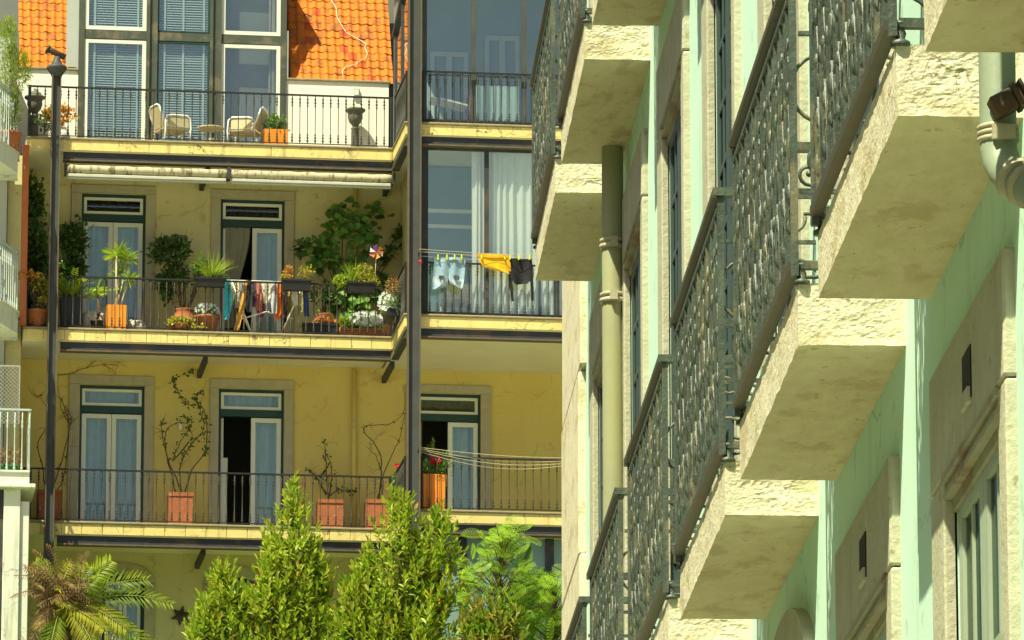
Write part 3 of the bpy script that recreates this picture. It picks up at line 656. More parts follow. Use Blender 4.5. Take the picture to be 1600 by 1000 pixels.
# side glazing of the top veranda
b = MB(); ss = SR+.06; ts = [TG+.02, TG+1.15, TG+2.3]
tops = [F1+3.1, F1+2.75, F1+2.4]
for i, t in enumerate(ts): b.box(ss, ss+.06, t, t+.09, F1, tops[i])
b.bar((ss+.03, ts[0]-.1, tops[0]+.05), (ss+.03, ts[2]+.25, tops[2]-.02), .12, .1); b.build('side_frame', m_steel, apt)
b = MB(); b.raw([(ss+.03, ts[0], F1), (ss+.03, ts[2], F1), (ss+.03, ts[2], tops[2]), (ss+.03, ts[0], tops[0])], [(0, 1, 2, 3)]); b.build('side_pane', m_glassb, apt)

# ------------------------------------------------------------------ attic: parapets, dormer, tiled roof
b = MB(); p0 = S(445, 180, TW); zp = Z(525, 128, TW)
b.box(p0, SR+.1, TW, TW+.25, F1-.05, zp); b.build('attic_parapet', m_wwall, apt); b = MB(); b.box(SL-.2, S(128, 180, TW), TW, TW+.25, F1-.05, Z(100, 110, TW)); b.build('attic_parapet', m_wwall, apt)
b = MB(); b.box(p0-.02, SR+.14, TW-.04, TW+.3, zp, zp+.045, bev=.01); b.build('parapet_coping', m_cap, apt); b = MB(); b.box(SL-.25, S(128, 180, TW), TW-.04, TW+.3, Z(100, 110, TW), Z(100, 110, TW)+.045, bev=.01); b.build('parapet_coping', m_cap, apt)
# the dormer with three glazed bays
TD = TW-.02; du = [130, 228, 232, 244, 329, 334, 344, 439]; zd = Z(285, -60, TD)
b = MB(); P_ = lambda u: S(u, 130, TD)
b.box(P_(122), P_(131), TD-.02, TD+.12, F1, zd); b.box(P_(228), P_(233), TD-.05, TD+.1, F1, zd); b.box(P_(239), P_(245), TD-.05, TD+.1, F1, zd); b.box(P_(327), P_(332), TD-.05, TD+.1, F1, zd); b.box(P_(339), P_(345), TD-.05, TD+.1, F1, zd); b.box(P_(438), P_(447), TD-.03, TD+.12, F1, zd)
b.box(P_(233), P_(239), TD+.0, TD+.05, F1, zd); b.box(P_(332), P_(339), TD, TD+.05, F1, zd)
for u0, u1, v in ((131, 228, 52), (245, 327, 56), (345, 438, 60)): b.box(P_(u0), P_(u1), TD, TD+.1, Z(u0, v+7, TD), Z(u0, v-6, TD))
dor = b.build('dormer', mat('dormer_paint', (.06, .072, .05), (.045, .055, .04), 5, .55, .05, 40, (.12, .11, .07), spec=.4), apt)
for i, (u0, u1, v) in enumerate(((131, 228, 52), (245, 327, 56), (345, 438, 60))):
    for z0, z1, nm in ((F1+.02, Z(u0, v+8, TD), 'door_leaf'), (Z(u0, v-7, TD), zd-.1, 'transom_frame')):
        x0, x1 = P_(u0)+.004, P_(u1)-.004; f = .075 if i != 1 else .03; b = MB()
        b.box(x0, x0+f, TD+.01, TD+.07, z0, z1); b.box(x1-f, x1, TD+.01, TD+.07, z0, z1); b.box(x0+f, x1-f, TD+.01, TD+.07, z1-f, z1); b.box(x0+f, x1-f, TD+.01, TD+.07, z0, z0+f)
        b.build(nm, m_white if i != 1 else m_green, dor)
        b = MB(); b.box(x0+f, x1-f, TD+.04, TD+.046, z0+f, z1-f); b.build('pane', m_glassb, dor)
        if i < 2:
            b = MB(); q = z0+f+.02
            while q < z1-f:                      # venetian blind
                b.raw([(x0+f, TD+.10, q), (x1-f, TD+.10, q), (x1-f, TD+.125, q+.03), (x0+f, TD+.125, q+.03)], [(0, 1, 2, 3)]); q += .05
            b.build('blind', m_blind, dor, kind='stuff')
            b = MB()
            for uu in (.12, .5, .92): xx = x0+f+(x1-x0-2*f)*uu; b.box(xx-.02, xx+.02, TD+.085, TD+.095, z0+f, z1-f)
            b.build('blind_tape', m_blind, dor)
        else:
            b = MB(); curtain(b, x0+f+.75*(x1-x0), x1-f, z0, z1, TD+.2, 2, .04, 3); b.build('curtain', m_curtg, dor)
b = MB(); b.box(P_(122), P_(447), TW+.3, TW+.35, F1, zd); b.box(P_(110), P_(455), TD-.05, 4, zd, zd+.12); b.build('dormer_back', m_room, apt)
# dormer cheeks
b = MB(); x = P_(122)
b.raw([(x, TW+.02, F1), (x, TW+3, F1), (x, TW+3, zd), (x, TW+.02, zd), (x-.03, TW+.02, F1), (x-.03, TW+3, F1), (x-.03, TW+3, zd), (x-.03, TW+.02, zd)], [(3, 2, 1, 0), (4, 5, 6, 7), (0, 4, 7, 3)])
x2 = S(104, 60, TW); 
b.box(x2, x-.03, TW+.02, TW+.06, Z(115, 108, TW)+.05, zd); b.build('dormer_cheek', m_nwall, apt)
b = MB(); b.box(P_(447)+.002, P_(447)+.04, TW-.03, TW+2, zp+.05, zp+1.0); b.build('dormer_cheek', m_nwall, apt)
# roof deck and tiles
PHI = R(62)
def roof(u0, u1, ze, rows_, seed, te=TW+.12):
    rr = random.Random(seed); s0, s1 = S(u0, 60, te+.3), S(u1, 60, te+.3); L = .197; n = int(round((s1-s0)/.166)); w = (s1-s0)/n
    up = Vector((0, math.cos(PHI), math.sin(PHI))); nr = Vector((0, -math.sin(PHI), math.cos(PHI))); o = Vector((0, te, ze))
    b = MB(); a = o-nr*.06; e = o+up*(rows_*L+.1)-nr*.06
    b.raw([(s0, a.y, a.z), (s1, a.y, a.z), (s1, e.y, e.z), (s0, e.y, e.z)], [(0, 1, 2, 3)])
    rf = b.build('roof', m_under_t, apt)
    m = MB(); k = 10; LL = L*1.16                 # one interlocking tile: roll, valley, lip
    pr_ = [(-.5+i/k, (.030*max(0, math.sin(math.pi*min(1, (i/k)/.58)))+(-.006 if i/k > .62 else 0))) for i in range(k+1)]
    V = []
    for y, lift in ((-.008, .020), (LL, .004)):
        for x_, h in pr_: V.append((x_*w*1.03, y, h+lift))
        for x_, h in pr_: V.append((x_*w*1.03, y, h+lift-.014))
    nn = k+1; F = []
    for i in range(k): F += [(i, i+1, 2*nn+i+1, 2*nn+i), (nn+i+1, nn+i, i, i+1)[::-1]]
    m.raw(V, F, 0, False); me = m.mesh('tile', m_tile); m2 = me.copy(); m2.materials.clear(); m2.materials.append(m_tile2)
    vents = {(9, 3), (7, 2), (6, 6), (5, 2), (4, 6), (3, 7), (2, 8), (0, 9)} if seed == 1 else set()
    for r_ in range(rows_):
        for i in range(n):
            p = o+up*(r_*L)+nr*rr.uniform(-.003, .004)
            inst('tile' if (r_, i) not in vents else 'vent_tile', me if (r_, i) not in vents else m2, rf, (s0+w*(i+.5)+rr.uniform(-.004, .004), p.y, p.z), (PHI+rr.uniform(-.03, .03), rr.uniform(-.02, .02), rr.uniform(-.025, .025)))
    return rf
roof(452, 612, zp+.03, 13, 1); roof(30, 106, Z(70, 108, TW)+.03, 12, 2)
b = MB(); b.box(S(30, 0, 3)-3, SE, 3.4, 5.2, F1+.0, F1+4.2); b.build('attic_core', m_room, apt)
# ------------------------------------------------------------------ pale neighbour at the left edge
nb = thing('neighbour_building', 'pale grey building with white balconies cut off by the left edge of the picture', 'building', (-5.5, .2, ZB))
b = MB(); b.box(-9, SL-.34, .2, 6, ZB, 32.4); b.build('wall', m_nwall, nb)
TN = -1.2
# lowest: pier, cornice, balcony
zc = Z(20, 762, TN)
b = MB(); b.box(-9, S(20, 900, TN), TN, .2, ZB, zc-.04); b.build('recessed_pier', m_steel, nb)
b = MB(); b.box(S(4, 900, TN-.1), S(30, 900, TN-.1), TN-.1, TN+.2, ZB, zc-.04, bev=.01); b.build('pier', m_nwhite, nb)
b = MB(); b.box(S(29, 900, TN), S(44, 900, TN), TN-.03, .2, ZB, zc-.26, bev=.01); b.build('pier_return', m_nwhite, nb)
b = MB(); b.box(-9, S(56, 762, TN-.25), TN-.25, .2, zc-.04, zc+.04, bev=.015); cn = b.build('cornice', m_nwhite, nb)
zb3 = Z(20, 735, TN-.1)
b = MB(); b.box(-9, S(46, 745, TN-.1), TN-.1, .2, zc+.04, zb3-.04); bal = b.build('balcony', m_nwhite, nb)
b = MB(); b.box(-9, S(47, 735, TN-.14), TN-.14, .2, zb3-.04, zb3, bev=.01); b.build('balcony_coping', m_nwhite, bal)
nbal = MB(); nbal.lathe([(.012, 0), (.02, .03), (.028, .06), (.016, .09), (.024, .12), (.012, .16), (.012, .78), (.024, .83), (.014, .87), (.024, .91), (.012, .95), (.012, 1.12)], n=8); nbal = nbal.mesh('baluster', m_nrail)
def nrail(parent, pts, z, h, step=.135):
    for p, q in zip(pts, pts[1:]):
        p = Vector(p); q = Vector(q); L = (q-p).length; b = MB(); b.bar((p.x, p.y, z+h), (q.x, q.y, z+h), .05, .035); b.build('handrail', m_nrail, parent)
        n = max(1, int(L/step))
        for i in range(n+1):
            r = p+(q-p)*(i/n); inst('baluster', nbal, parent, (r.x, r.y, z), scale=(1, 1, (h-.01)/1.12))
nrail(bal, [(-5.6, TN-.05), (S(46, 700, TN-.05), TN-.05), (S(46, 700, TN-.05)+.03, .15)], zb3, Z(20, 640, TN-.05)-zb3)
# lattice screen, window
b = MB(); s0, s1, z0, z1 = -5.3, S(29, 620, -.2), Z(15, 662, -.2), Z(15, 573, -.2); stp = .075
n = int((s1-s0+z1-z0)/stp)
for i in range(n):
    a = i*stp
    for fl in (0, 1):
        x0 = s0+max(0, a-(z1-z0)); x1 = s0+min(a, s1-s0); y0 = z0+min(a, z1-z0); y1 = z0+max(0, a-(s1-s0))
        if fl: y0, y1 = z0+z1-y0, z0+z1-y1
        if x1-x0 > .03: b.bar((x0, -.2+.012*fl, y0), (x1, -.2+.012*fl, y1), .008, .022, up=(0, 1, 0))
b.box(s0, s1+.02, -.215, -.185, z1, z1+.03); b.box(s1, s1+.025, -.215, -.185, z0, z1); b.build('lattice_screen', m_wht, nb)
# middle and top balconies with a chamfered corner
for v_t, v_b, v_r in ((468, 503, 374), (218, 250, 128)):
    p = [(-6.4, -1.5), (S(-2, v_t, -1.45), -1.45), (S(28, v_t+20, -.45), -.45), (S(28, v_t+20, .18), .18)]
    zt = Z(0, v_t, -1.45); zb = Z(0, v_b, -1.45)
    b = MB(); poly = p+[(-6.4, .18)]
    b.prism(poly, lambda s, t: (s, t, zt-.03), lambda s, t: (s, t, zb)); bal = b.build('balcony', m_nwhite, nb)
    b = MB(); c = [(s+.03*(i > 0), t-.03) for i, (s, t) in enumerate(p)]+[(-6.4, .17)]
    b.prism(c, lambda s, t: (s, t, zt), lambda s, t: (s, t, zt-.028)); b.build('balcony_coping', m_nwhite, bal)
    nrail(bal, [(s-.02, t+.03) for s, t in p[:3]], zt, Z(0, v_r, -1.45)-zt, .11)
b = MB(); s0 = S(25, 80, -.4); b.box(s0-.02, s0+.02, -.42, -.38, F1-.1, Z(25, 74, -.4)); b.build('white_pole', m_wht, nb)

# ------------------------------------------------------------------ rolled awnings under the top balcony
for i, (u0, u1, lab) in enumerate(((103, 355, 'left of two rolled cream awnings under the top balcony'), (359, 612, 'right of two rolled cream awnings under the top balcony'))):
    v = 268 if i == 0 else 276; t = .0; s0, s1, z = S(u0, v, t), S(u1, v, t), Z((u0+u1)/2, 268 if i == 0 else 276, t)
    a = thing('awning', lab, 'awning', ((s0+s1)/2, t, z-.2), group='rolled awnings')
    b = MB(); b.tube([(s0+(s1-s0)*k/24, t, z+.004*math.sin(k*1.7)) for k in range(25)], [.085+.004*math.sin(k*2.3) for k in range(25)], 12); b.build('canvas_roll', m_awn, a)
    b = MB(); b.box(s0+.02, s1-.02, t-.06, t+.05, z-.16, z-.095, bev=.012); b.build('front_bar', m_awnw, a)
    b = MB(); b.box(s0+.02, s1-.02, t-.03, t+.03, z-.195, z-.165); b.build('valance_rail', m_awnw, a)
    for s in (s0-.01, s1+.01): 
        b = MB(); b.box(s-.015, s+.015, t-.1, t+.12, z-.12, z+.12); b.build('end_bracket', m_steel, a)
    b = MB(); b.box(s0, s1, t+.06, t+.1, z+.0, z+.1); b.build('back_plate', m_awnw, a)

# ------------------------------------------------------------------ top terrace furniture
def armchair(label, s, t, rz):
    c = thing('armchair', label, 'armchair', (s, t, F1), group='white tube armchairs on the top terrace'); c.rotation_euler = (0, 0, BETA+rz); OFF[c.name] = (0, 0, 0)
    r = .017
    for y in (-.27, .27):
        b = MB(); b.tube([(-.27, y, 0), (-.29, y, .35), (-.27, y, .56), (-.20, y, .615), (.12, y, .60), (.22, y, .57), (.25, y, .50), (.25, y, .30), (.27, y, 0)], r, 7); b.build('arm_frame', m_wht, c)
    b = MB(); b.tube([(.22, -.25, .36), (.33, -.25, .62), (.37, -.23, .76), (.385, -.15, .81), (.385, .15, .81), (.37, .23, .76), (.33, .25, .62), (.22, .25, .36)], r, 7); b.build('back_frame', m_wht, c)
    b = MB(); b.box(-.27, .24, -.25, .25, .33, .38, bev=.015); b.build('seat', m_rattan, c)
    b = MB(); b.raw([(.235, -.24, .38), (.235, .24, .38), (.365, .22, .76), (.365, -.22, .76), (.25, -.24, .38), (.25, .24, .38), (.38, .22, .76), (.38, -.22, .76)], [(0, 1, 2, 3), (7, 6, 5, 4), (0, 4, 5, 1), (2, 6, 7, 3), (1, 5, 6, 2), (0, 3, 7, 4)]); b.build('backrest', m_rattan, c)
    for y in (-.262, .262):
        b = MB(); b.raw([(-.25, y, .38), (.22, y, .38), (.2, y, .57), (-.22, y, .58), (-.25, y+.008, .38), (.22, y+.008, .38), (.2, y+.008, .57), (-.22, y+.008, .58)], [(0, 1, 2, 3), (7, 6, 5, 4), (0, 4, 5, 1), (2, 6, 7, 3), (1, 5, 6, 2), (0, 3, 7, 4)]); b.build('side_panel', m_rattan, c)
    for q in ((-.27, 0, .3), (.27, 0, .12)):
        b = MB(); b.tube([(q[0], -.27, q[2]), (q[0], .27, q[2])], r*.8, 6); b.build('cross_tube', m_wht, c)
armchair('white tube armchair with woven seat left of the small round table', S(268, 215, .6), .6, R(200))
armchair('white tube armchair with woven seat between round table and terracotta planter', S(384, 215, .6), .6, R(-22))
t = thing('side_table', 'small round white side table between the two armchairs', 'table', (S(329, 215, .6), .6, F1)); s, tt, z = S(329, 215, .6), .6, F1
b = MB(); b.lathe([(.24, .405), (.265, .41), (.265, .43), (.24, .435)], (s, tt, z), 20); b.build('table_top', m_rattan, t)
for k in range(3):
    a = k*2.09+.4; b = MB(); b.tube([(s+.10*math.cos(a), tt+.10*math.sin(a), z+.41), (s+.13*math.cos(a), tt+.13*math.sin(a), z+.2), (s+.19*math.cos(a), tt+.19*math.sin(a), z)], .012, 6); b.build('leg', m_wht, t)
b = MB(); b.lathe([(.12, .19), (.135, .195), (.135, .205), (.12, .21)], (s, tt, z), 14); b.build('ring', m_wht, t)

# ------------------------------------------------------------------ plants: helpers
def rdir(rr, up=.0):
    while True:
        v = Vector((rr.uniform(-1, 1), rr.uniform(-1, 1), rr.uniform(-1, 1)))
        if .05 < v.length < 1: v.normalize(); v.z += up; return v.normalized()
def cloud(b, c, rad, n, L, w, seed, up=.25, mi=0, clumps=0, shell=.5):
    rr = random.Random(seed); c = Vector(c); cl = [(Vector((d.x*rad[0], d.y*rad[1], d.z*rad[2]))*rr.uniform(shell, 1)) for d in [rdir(rr) for _ in range(clumps or 1)]]
    for i in range(n):
        if clumps: p = c+rr.choice(cl)*.8+Vector([rr.gauss(0, 1)*q*.26 for q in rad])
        else:
            d = rdir(rr); k = rr.random()**(1/2.2)*.95+.05; p = c+Vector((d.x*rad[0], d.y*rad[1], d.z*rad[2]))*k
        dr = (rdir(rr)*.8+(p-c).normalized()*.6+Vector((0, -.15, up))).normalized()
        k = rr.uniform(.7, 1.2); b.leaf(p, dr, (rdir(rr)*.7+Vector((0, -.4, .8))), L*k, w*k, mi)
def stems(b, base, c, rad, n, r, seed):
    rr = random.Random(seed)
    for i in range(n):
        d = rdir(rr, .4); e = Vector(c)+Vector((d.x*rad[0], d.y*rad[1], d.z*rad[2]))*.75; a = Vector(base)+Vector((rr.uniform(-.04, .04), rr.uniform(-.04, .04), 0)); m = a.lerp(e, .5)+Vector((rr.uniform(-.06, .06), 0, .06)); b.tube([a, m, e], [r, r*.75, r*.35], 5)
def blades(b, base, n, L, w, seed, spread=.7, mi=0, droop=.5):
    rr = random.Random(seed); base = Vector(base)
    for i in range(n):
        a = rr.uniform(0, 6.28); k = rr.random()**.7*spread; d = Vector((math.cos(a)*k, math.sin(a)*k, 1)).normalized(); l = L*rr.uniform(.6, 1.1); p = base+Vector((rr.uniform(-.05, .05), rr.uniform(-.03, .03), 0)); pts = []
        for j in range(5):
            q = j/4; pts.append(p+d*l*q+Vector((d.x, d.y, -.9))*l*droop*q*q*k)
        sd = d.cross(Vector((math.sin(a), -math.cos(a), .2))).normalized(); wd2 = [w, w*1.1, w*.9, w*.55, .001]; V = []
        for j, q in enumerate(pts): V += [q+sd*wd2[j]/2, q-sd*wd2[j]/2]
        b.raw(V, [(2*j, 2*j+1, 2*j+3, 2*j+2) for j in range(4)], mi)
def flowers(b, c, rad, n, r, seed, mi=0):
    rr = random.Random(seed); c = Vector(c)
    for i in range(n):
        d = rdir(rr); p = c+Vector((d.x*rad[0], -abs(d.y)*rad[1], d.z*rad[2]))
        for k in range(5):
            a = k*1.2566+i; v = Vector((math.cos(a), -.35, math.sin(a))); b.leaf(p, v, (0, -1, .3), r, r*.8, mi)
def potlathe(b, s, t, z, r0, r1, h, n=16): b.lathe([(r0, 0), (r1*.98, h*.86), (r1*1.08, h*.87), (r1*1.08, h), (r1*.9, h), (r1*.85, h*.9)], (s, t, z), n)
def potsq(b, s, t, z, w0, w1, h): b.lathe([(w0*.707, 0), (w1*.707, h), (w1*.6, h), (w1*.6, h-.03)], (s, t, z), 4, sm=False, sq=True)
def jar(b, s, t, z, r, h): b.lathe([(r*.55, 0), (r*.85, h*.2), (r, h*.5), (r*.92, h*.75), (r*.62, h*.93), (r*.7, h*.97), (r*.7, h), (r*.55, h)], (s, t, z), 18)
def pplant(name, label, cat, u, v, t, zf, potf, mats, leaff, parts=('pot', 'foliage'), group=None):
    s = S(u, v, t); p = thing(name, label, cat, (s, t, zf), group=group)
    b = MB(); potf(b, s, t, zf); b.build(parts[0], mats[0], p)
    b = MB(); leaff(b, s, t, zf); b.build(parts[1], mats[1], p); return p, s

# ------------------------------------------------------------------ top terrace plants and urns
def urn(name, label, u, t, zt_v, sc__=1):
    s = S(u, 180, t); p = thing(name, label, 'urn', (s, t, F1)); zt = Z(u, zt_v, t); h = zt-F1
    b = MB(); b.box(s-.13, s+.13, t-.13, t+.13, F1, F1+.06); b.lathe([(.09, .06), (.085, .1), (.075, h-.42), (.09, h-.40), (.06, h-.38), (.055, h-.35)], (s, t, F1), 14); b.build('pedestal', m_urn, p)
    b = MB(); b.lathe([(.055, h-.35), (.12, h-.27), (.15, h-.18), (.145, h-.1), (.17, h-.06), (.20, h-.05), (.20, h-.015), (.17, h), (.14, h-.03)], (s, t, F1), 16); b.build('bowl', m_urn, p)
    return p, s, zt
p, s, zt = urn('stone_urn', 'stone urn on a pedestal against the white parapet', 555, 1.4, 170)
b = MB(); blades(b, (s, 1.4, zt-.03), 22, .12, .02, 3, .9); b.build('sprig', l_dark, p)
p, s, zt = urn('stone_urn', 'dark stone urn on a pedestal at the left end of the top terrace', 54, 1.35, 150)
b = MB(); b.lathe([(.15, zt-F1-.02), (.12, zt-F1+.06), (.03, zt-F1+.1), (.03, zt-F1+.14), (.001, zt-F1+.16)], (s, 1.35, F1), 12); b.build('lid', m_urn, p)
pplant('potted_plant', 'orange leafed plant in a white pot on the top terrace beside the column', 'plant', 92, 200, .7, F1, lambda b, s, t, z: jar(b, s, t, z, .22, .36), (m_wht, [l_oran, l_dark]),
       lambda b, s, t, z: (cloud(b, (s, t, z+.62), (.33, .25, .22), 260, .11, .05, 5), cloud(b, (s-.25, t, z+.5), (.2, .2, .2), 120, .1, .05, 6, mi=1)))
pplant('potted_plant', 'small round shrub in a square orange planter beside the armchair', 'plant', 430, 205, .45, F1, lambda b, s, t, z: potsq(b, s, t, z, .42, .46, .36), (m_orange, [l_mid, l_dark]),
       lambda b, s, t, z: (stems(b, (s, t, z+.3), (s, t, z+.55), (.15, .15, .1), 8, .01, 2), cloud(b, (s, t, z+.52), (.21, .2, .18), 420, .07, .035, 7), cloud(b, (s+.12, t-.12, z+.38), (.14, .1, .12), 70, .07, .03, 8, mi=1)))
b = MB(); s, z = bk(557, 145, TW-.03); L_ = thing('wall_lamp', 'small square wall lamp on the white parapet above the urn', 'lamp', (s, TW-.03, z)); b.box(s-.06, s+.06, TW-.06, TW-.004, z-.09, z+.09, bev=.01); b.build('housing', m_nrail, L_)
b = MB(); b.box(s-.035, s+.035, TW-.068, TW-.06, z-.05, z+.05); b.build('lens', m_wht, L_)
# cable over the tiles
pts = []
for u, v in ((510, -12), (525, 12), (527, 28), (540, 50), (558, 60), (572, 68), (570, 74), (574, 84), (572, 90), (558, 97), (556, 101), (540, 104), (535, 112), (537, 123)):
    lo_, hi_ = TW, TW+1.4
    for _ in range(30):
        m_ = (lo_+hi_)/2; s, z = bk(u, v, m_); zr = zp+.03+(m_-TW-.12)*math.tan(PHI)+.13
        if z > zr: lo_ = m_
        else: hi_ = m_
    pts.append((s, m_, z))
ct = thing('roof_cable', 'thin white cable running down the orange roof tiles', 'cable', pts[-1]); b = MB(); b.tube(pts, .006, 5); b.build('cable', m_wht, ct)

# ------------------------------------------------------------------ middle balcony (floor F2)
def bushpot(name, label, u, v, t, potf, pm, items, fm, cat='plant', zf=F2, st=6):
    s = S(u, v, t); p = thing(name, label, cat, (s, t, zf)); b = MB(); potf(b, s, t, zf); b.build('pot', pm, p)
    b = MB(); top = max(q[2] for q in b.v) if b.v else 0
    for i, (uu, vv, tt, ru, rv, n, L, w, mi) in enumerate(items):
        c = B3(uu, vv, tt); rad = (ru*.0123, .7*(ru+rv)/2*.0123, rv*.0123); cloud(b, c, rad, n, L, w, int(u*7+i), mi=mi, clumps=max(5, n//26))
    b.build('foliage', fm, p)
    b = MB()
    for i, it in enumerate(items): stems(b, (s, t, zf+.35), B3(it[0], it[1], it[2]), (it[3]*.0123, .1, it[4]*.0123), st, .013, int(u+i))
    b.build('stems', m_twig, p); return p, s
bushpot('potted_plant', 'tall dark leafy shrub in the left corner behind the steel column', 112, 500, 1.2, lambda b, s, t, z: jar(b, s, t, z, .2, .5), m_terra, [(115, 375, 1.2, 26, 26, 520, .13, .07, 0), (112, 420, 1.2, 22, 26, 360, .13, .07, 0)], [l_dark])
bushpot('climbing_plant', 'dark ivy climbing the left end of the middle balcony', 50, 500, 1.3, lambda b, s, t, z: jar(b, s, t, z, .2, .45), m_terra, [(50, 320, 1.3, 22, 40, 420, .12, .08, 0), (22, 370, 1.0, 20, 40, 300, .12, .08, 0), (60, 400, 1.2, 20, 45, 420, .12, .08, 0), (60, 470, 1.1, 16, 20, 160, .1, .06, 0)], [l_dark], cat='vine')
bushpot('potted_plant', 'orange and yellow leafed plant spilling over the left end of the middle railing', 58, 500, .2, lambda b, s, t, z: potlathe(b, s, t, z, .17, .2, .36), m_terra, [(42, 432, -.02, 20, 9, 170, .085, .05, 0), (62, 445, .1, 14, 16, 120, .085, .05, 1), (66, 475, .1, 9, 14, 80, .08, .05, 1)], [l_oran, l_yel])
def cyc(b, s, t, z):
    rr = random.Random(5)
    for i in range(15):
        a = i*2.4; el = rr.uniform(.5, 1.2); d = Vector((math.cos(a)*math.cos(el), math.sin(a)*math.cos(el), math.sin(el))); L = rr.uniform(.5, .8); pr_ = Vector((s, t, z+.62))
        for j in range(2, 15):
            q = j/14; p = pr_+d*L*q+Vector((d.x, d.y, -.6))*L*.35*q*q
            for sg in (-1, 1):
                sd = d.cross(Vector((0, 0, 1))).normalized()*sg; b.leaf(p, sd+d*.7, (0, -.2, 1), .17*(1-.55*q), .04, 0 if i % 3 else 1)
pplant('potted_plant', 'bright green feathery plant in a tall black pot beside the left column', 'plant', 110, 500, .45, F2, lambda b, s, t, z: potsq(b, s, t, z, .34, .42, .66), (m_black, [l_lime, l_mid]), cyc)
def dracena(b, s, t, z):
    for i, (du, dv, dt, n, L) in enumerate(((-1, 400, 0, 70, .34), (14, 404, .05, 60, .3), (18, 436, -.1, 45, .26), (2, 428, .1, 30, .25))):
        c = B3(183+du, dv, t+dt); rr = random.Random(i)
        for k in range(n):
            d = rdir(rr, .35); blades_pt = Vector(c); b.leaf(blades_pt, d, (0, -.4, 1), L*rr.uniform(.7, 1.1), .022, 0)
        b.tube([(s+(-.04 if i % 2 else .05), t, z+.35), (s+(c[0]-s)*.6, t+dt*.5, (z+.35+c[2])/2), c], .016, 6, 1)
pplant('potted_plant', 'slim dracaena with two pale stems in a square orange pot at the left doors', 'plant', 181, 495, .3, F2, lambda b, s, t, z: potsq(b, s, t, z, .36, .38, .50), (m_orange, [l_lime, m_wire]), dracena)
def fan(b, s, t, z):
    rr = random.Random(8); c = Vector(B3(152, 458, t))
    for i in range(26):
        a = R(rr.uniform(-30, 210)); b.leaf(c+Vector((rr.uniform(-.04, .04), rr.uniform(-.08, .08), rr.uniform(-.1, .1))), (math.cos(a), rr.uniform(-.4, .4), math.sin(a)), (0, -1, .2), .22*rr.uniform(.7, 1.1), .05, 0)
    for k in range(4): b.tube([(s, t, z+.2), (s+.02*k, t, z+.4), c], .008, 5, 1)
pplant('potted_plant', 'small yellow green fan leafed plant behind the railing left of the dracaena', 'plant', 152, 500, .35, F2, lambda b, s, t, z: potlathe(b, s, t, z, .1, .13, .22), (m_black, [l_lime, m_twig]), fan)
for i, (u0, u1, v0, lab) in enumerate(((126, 166, 484, 'crumpled grey and white cushion against the left doors'), (194, 228, 498, 'spotted white cushion right of the dracaena pot'))):
    s0, s1 = S(u0, 500, .7), S(u1, 500, .7); zt = Z(u0, v0+2, .7); h = max(.2, zt-F2); c_ = thing('cushion', lab, 'cushion', ((s0+s1)/2, .7, F2)); b = MB(); V = []; n, m = 14, 8
    for j in range(m+1):
        for k in range(n):
            a = -math.pi/2+math.pi*j/m; bb = 2*math.pi*k/n; x_ = math.copysign(abs(math.cos(bb))**.6, math.cos(bb))*max(0.001, math.cos(a))**.6; y_ = math.copysign(abs(math.sin(bb))**.6, math.sin(bb))*max(0.001, math.cos(a))**.6; q = 1+.18*nz((x_*2+i*4, y_*2, a*2), 1.4)
            V.append(((s0+s1)/2+(s1-s0)/2*x_*q, .7+.22*y_*q, F2+.005+h/2*(1+math.sin(a)*min(q, 1))))
    b.raw(V, [(j*n+k, j*n+(k+1) % n, (j+1)*n+(k+1) % n, (j+1)*n+k) for j in range(m) for k in range(n)], 0, True); b.build('cushion_cover', mat('cushion_fabric_%s' % 'ab'[i], (.55, .52, .44), (.40, .38, .32), 12, .9, .2, 30, spots=((.12, .11, .09), 22)), c_)
bushpot('potted_plant', 'dense dark green shrub in a big terracotta jar between the two doors', 288, 500, 1.0, lambda b, s, t, z: jar(b, s, t, z, .26, .64), m_terra, [(266, 395, 1.1, 28, 26, 480, .12, .07, 0), (270, 440, 1.1, 26, 26, 360, .12, .07, 0), (315, 425, 1.15, 14, 18, 110, .10, .05, 1)], [l_dark, l_mid])
def daisies(b, s, t, z): cloud(b, (s, t, z+.45), (.2, .18, .12), 220, .08, .035, 4); flowers(b, (s, t, z+.47), (.22, .2, .14), 42, .035, 5, 1)
pplant('potted_plant', 'terracotta pot of white daisies under the grass planter', 'plant', 323, 505, .3, F2, lambda b, s, t, z: potlathe(b, s, t, z, .17, .23, .36), (m_terra, [l_mid, f_white]), daisies)
pplant('potted_plant', 'low terracotta bowl with trailing yellow leaves beside the daisy pot', 'plant', 280, 510, .22, F2, lambda b, s, t, z: potlathe(b, s, t, z, .16, .2, .16), (m_terra, [l_yel, l_mid]),
       lambda b, s, t, z: (cloud(b, (s, t-.1, z+.2), (.3, .14, .09), 200, .07, .05, 3), cloud(b, (s+.35, t-.1, z+.08), (.2, .1, .06), 60, .07, .05, 6), cloud(b, (s, t, z+.22), (.2, .14, .08), 60, .07, .05, 9, mi=1)))
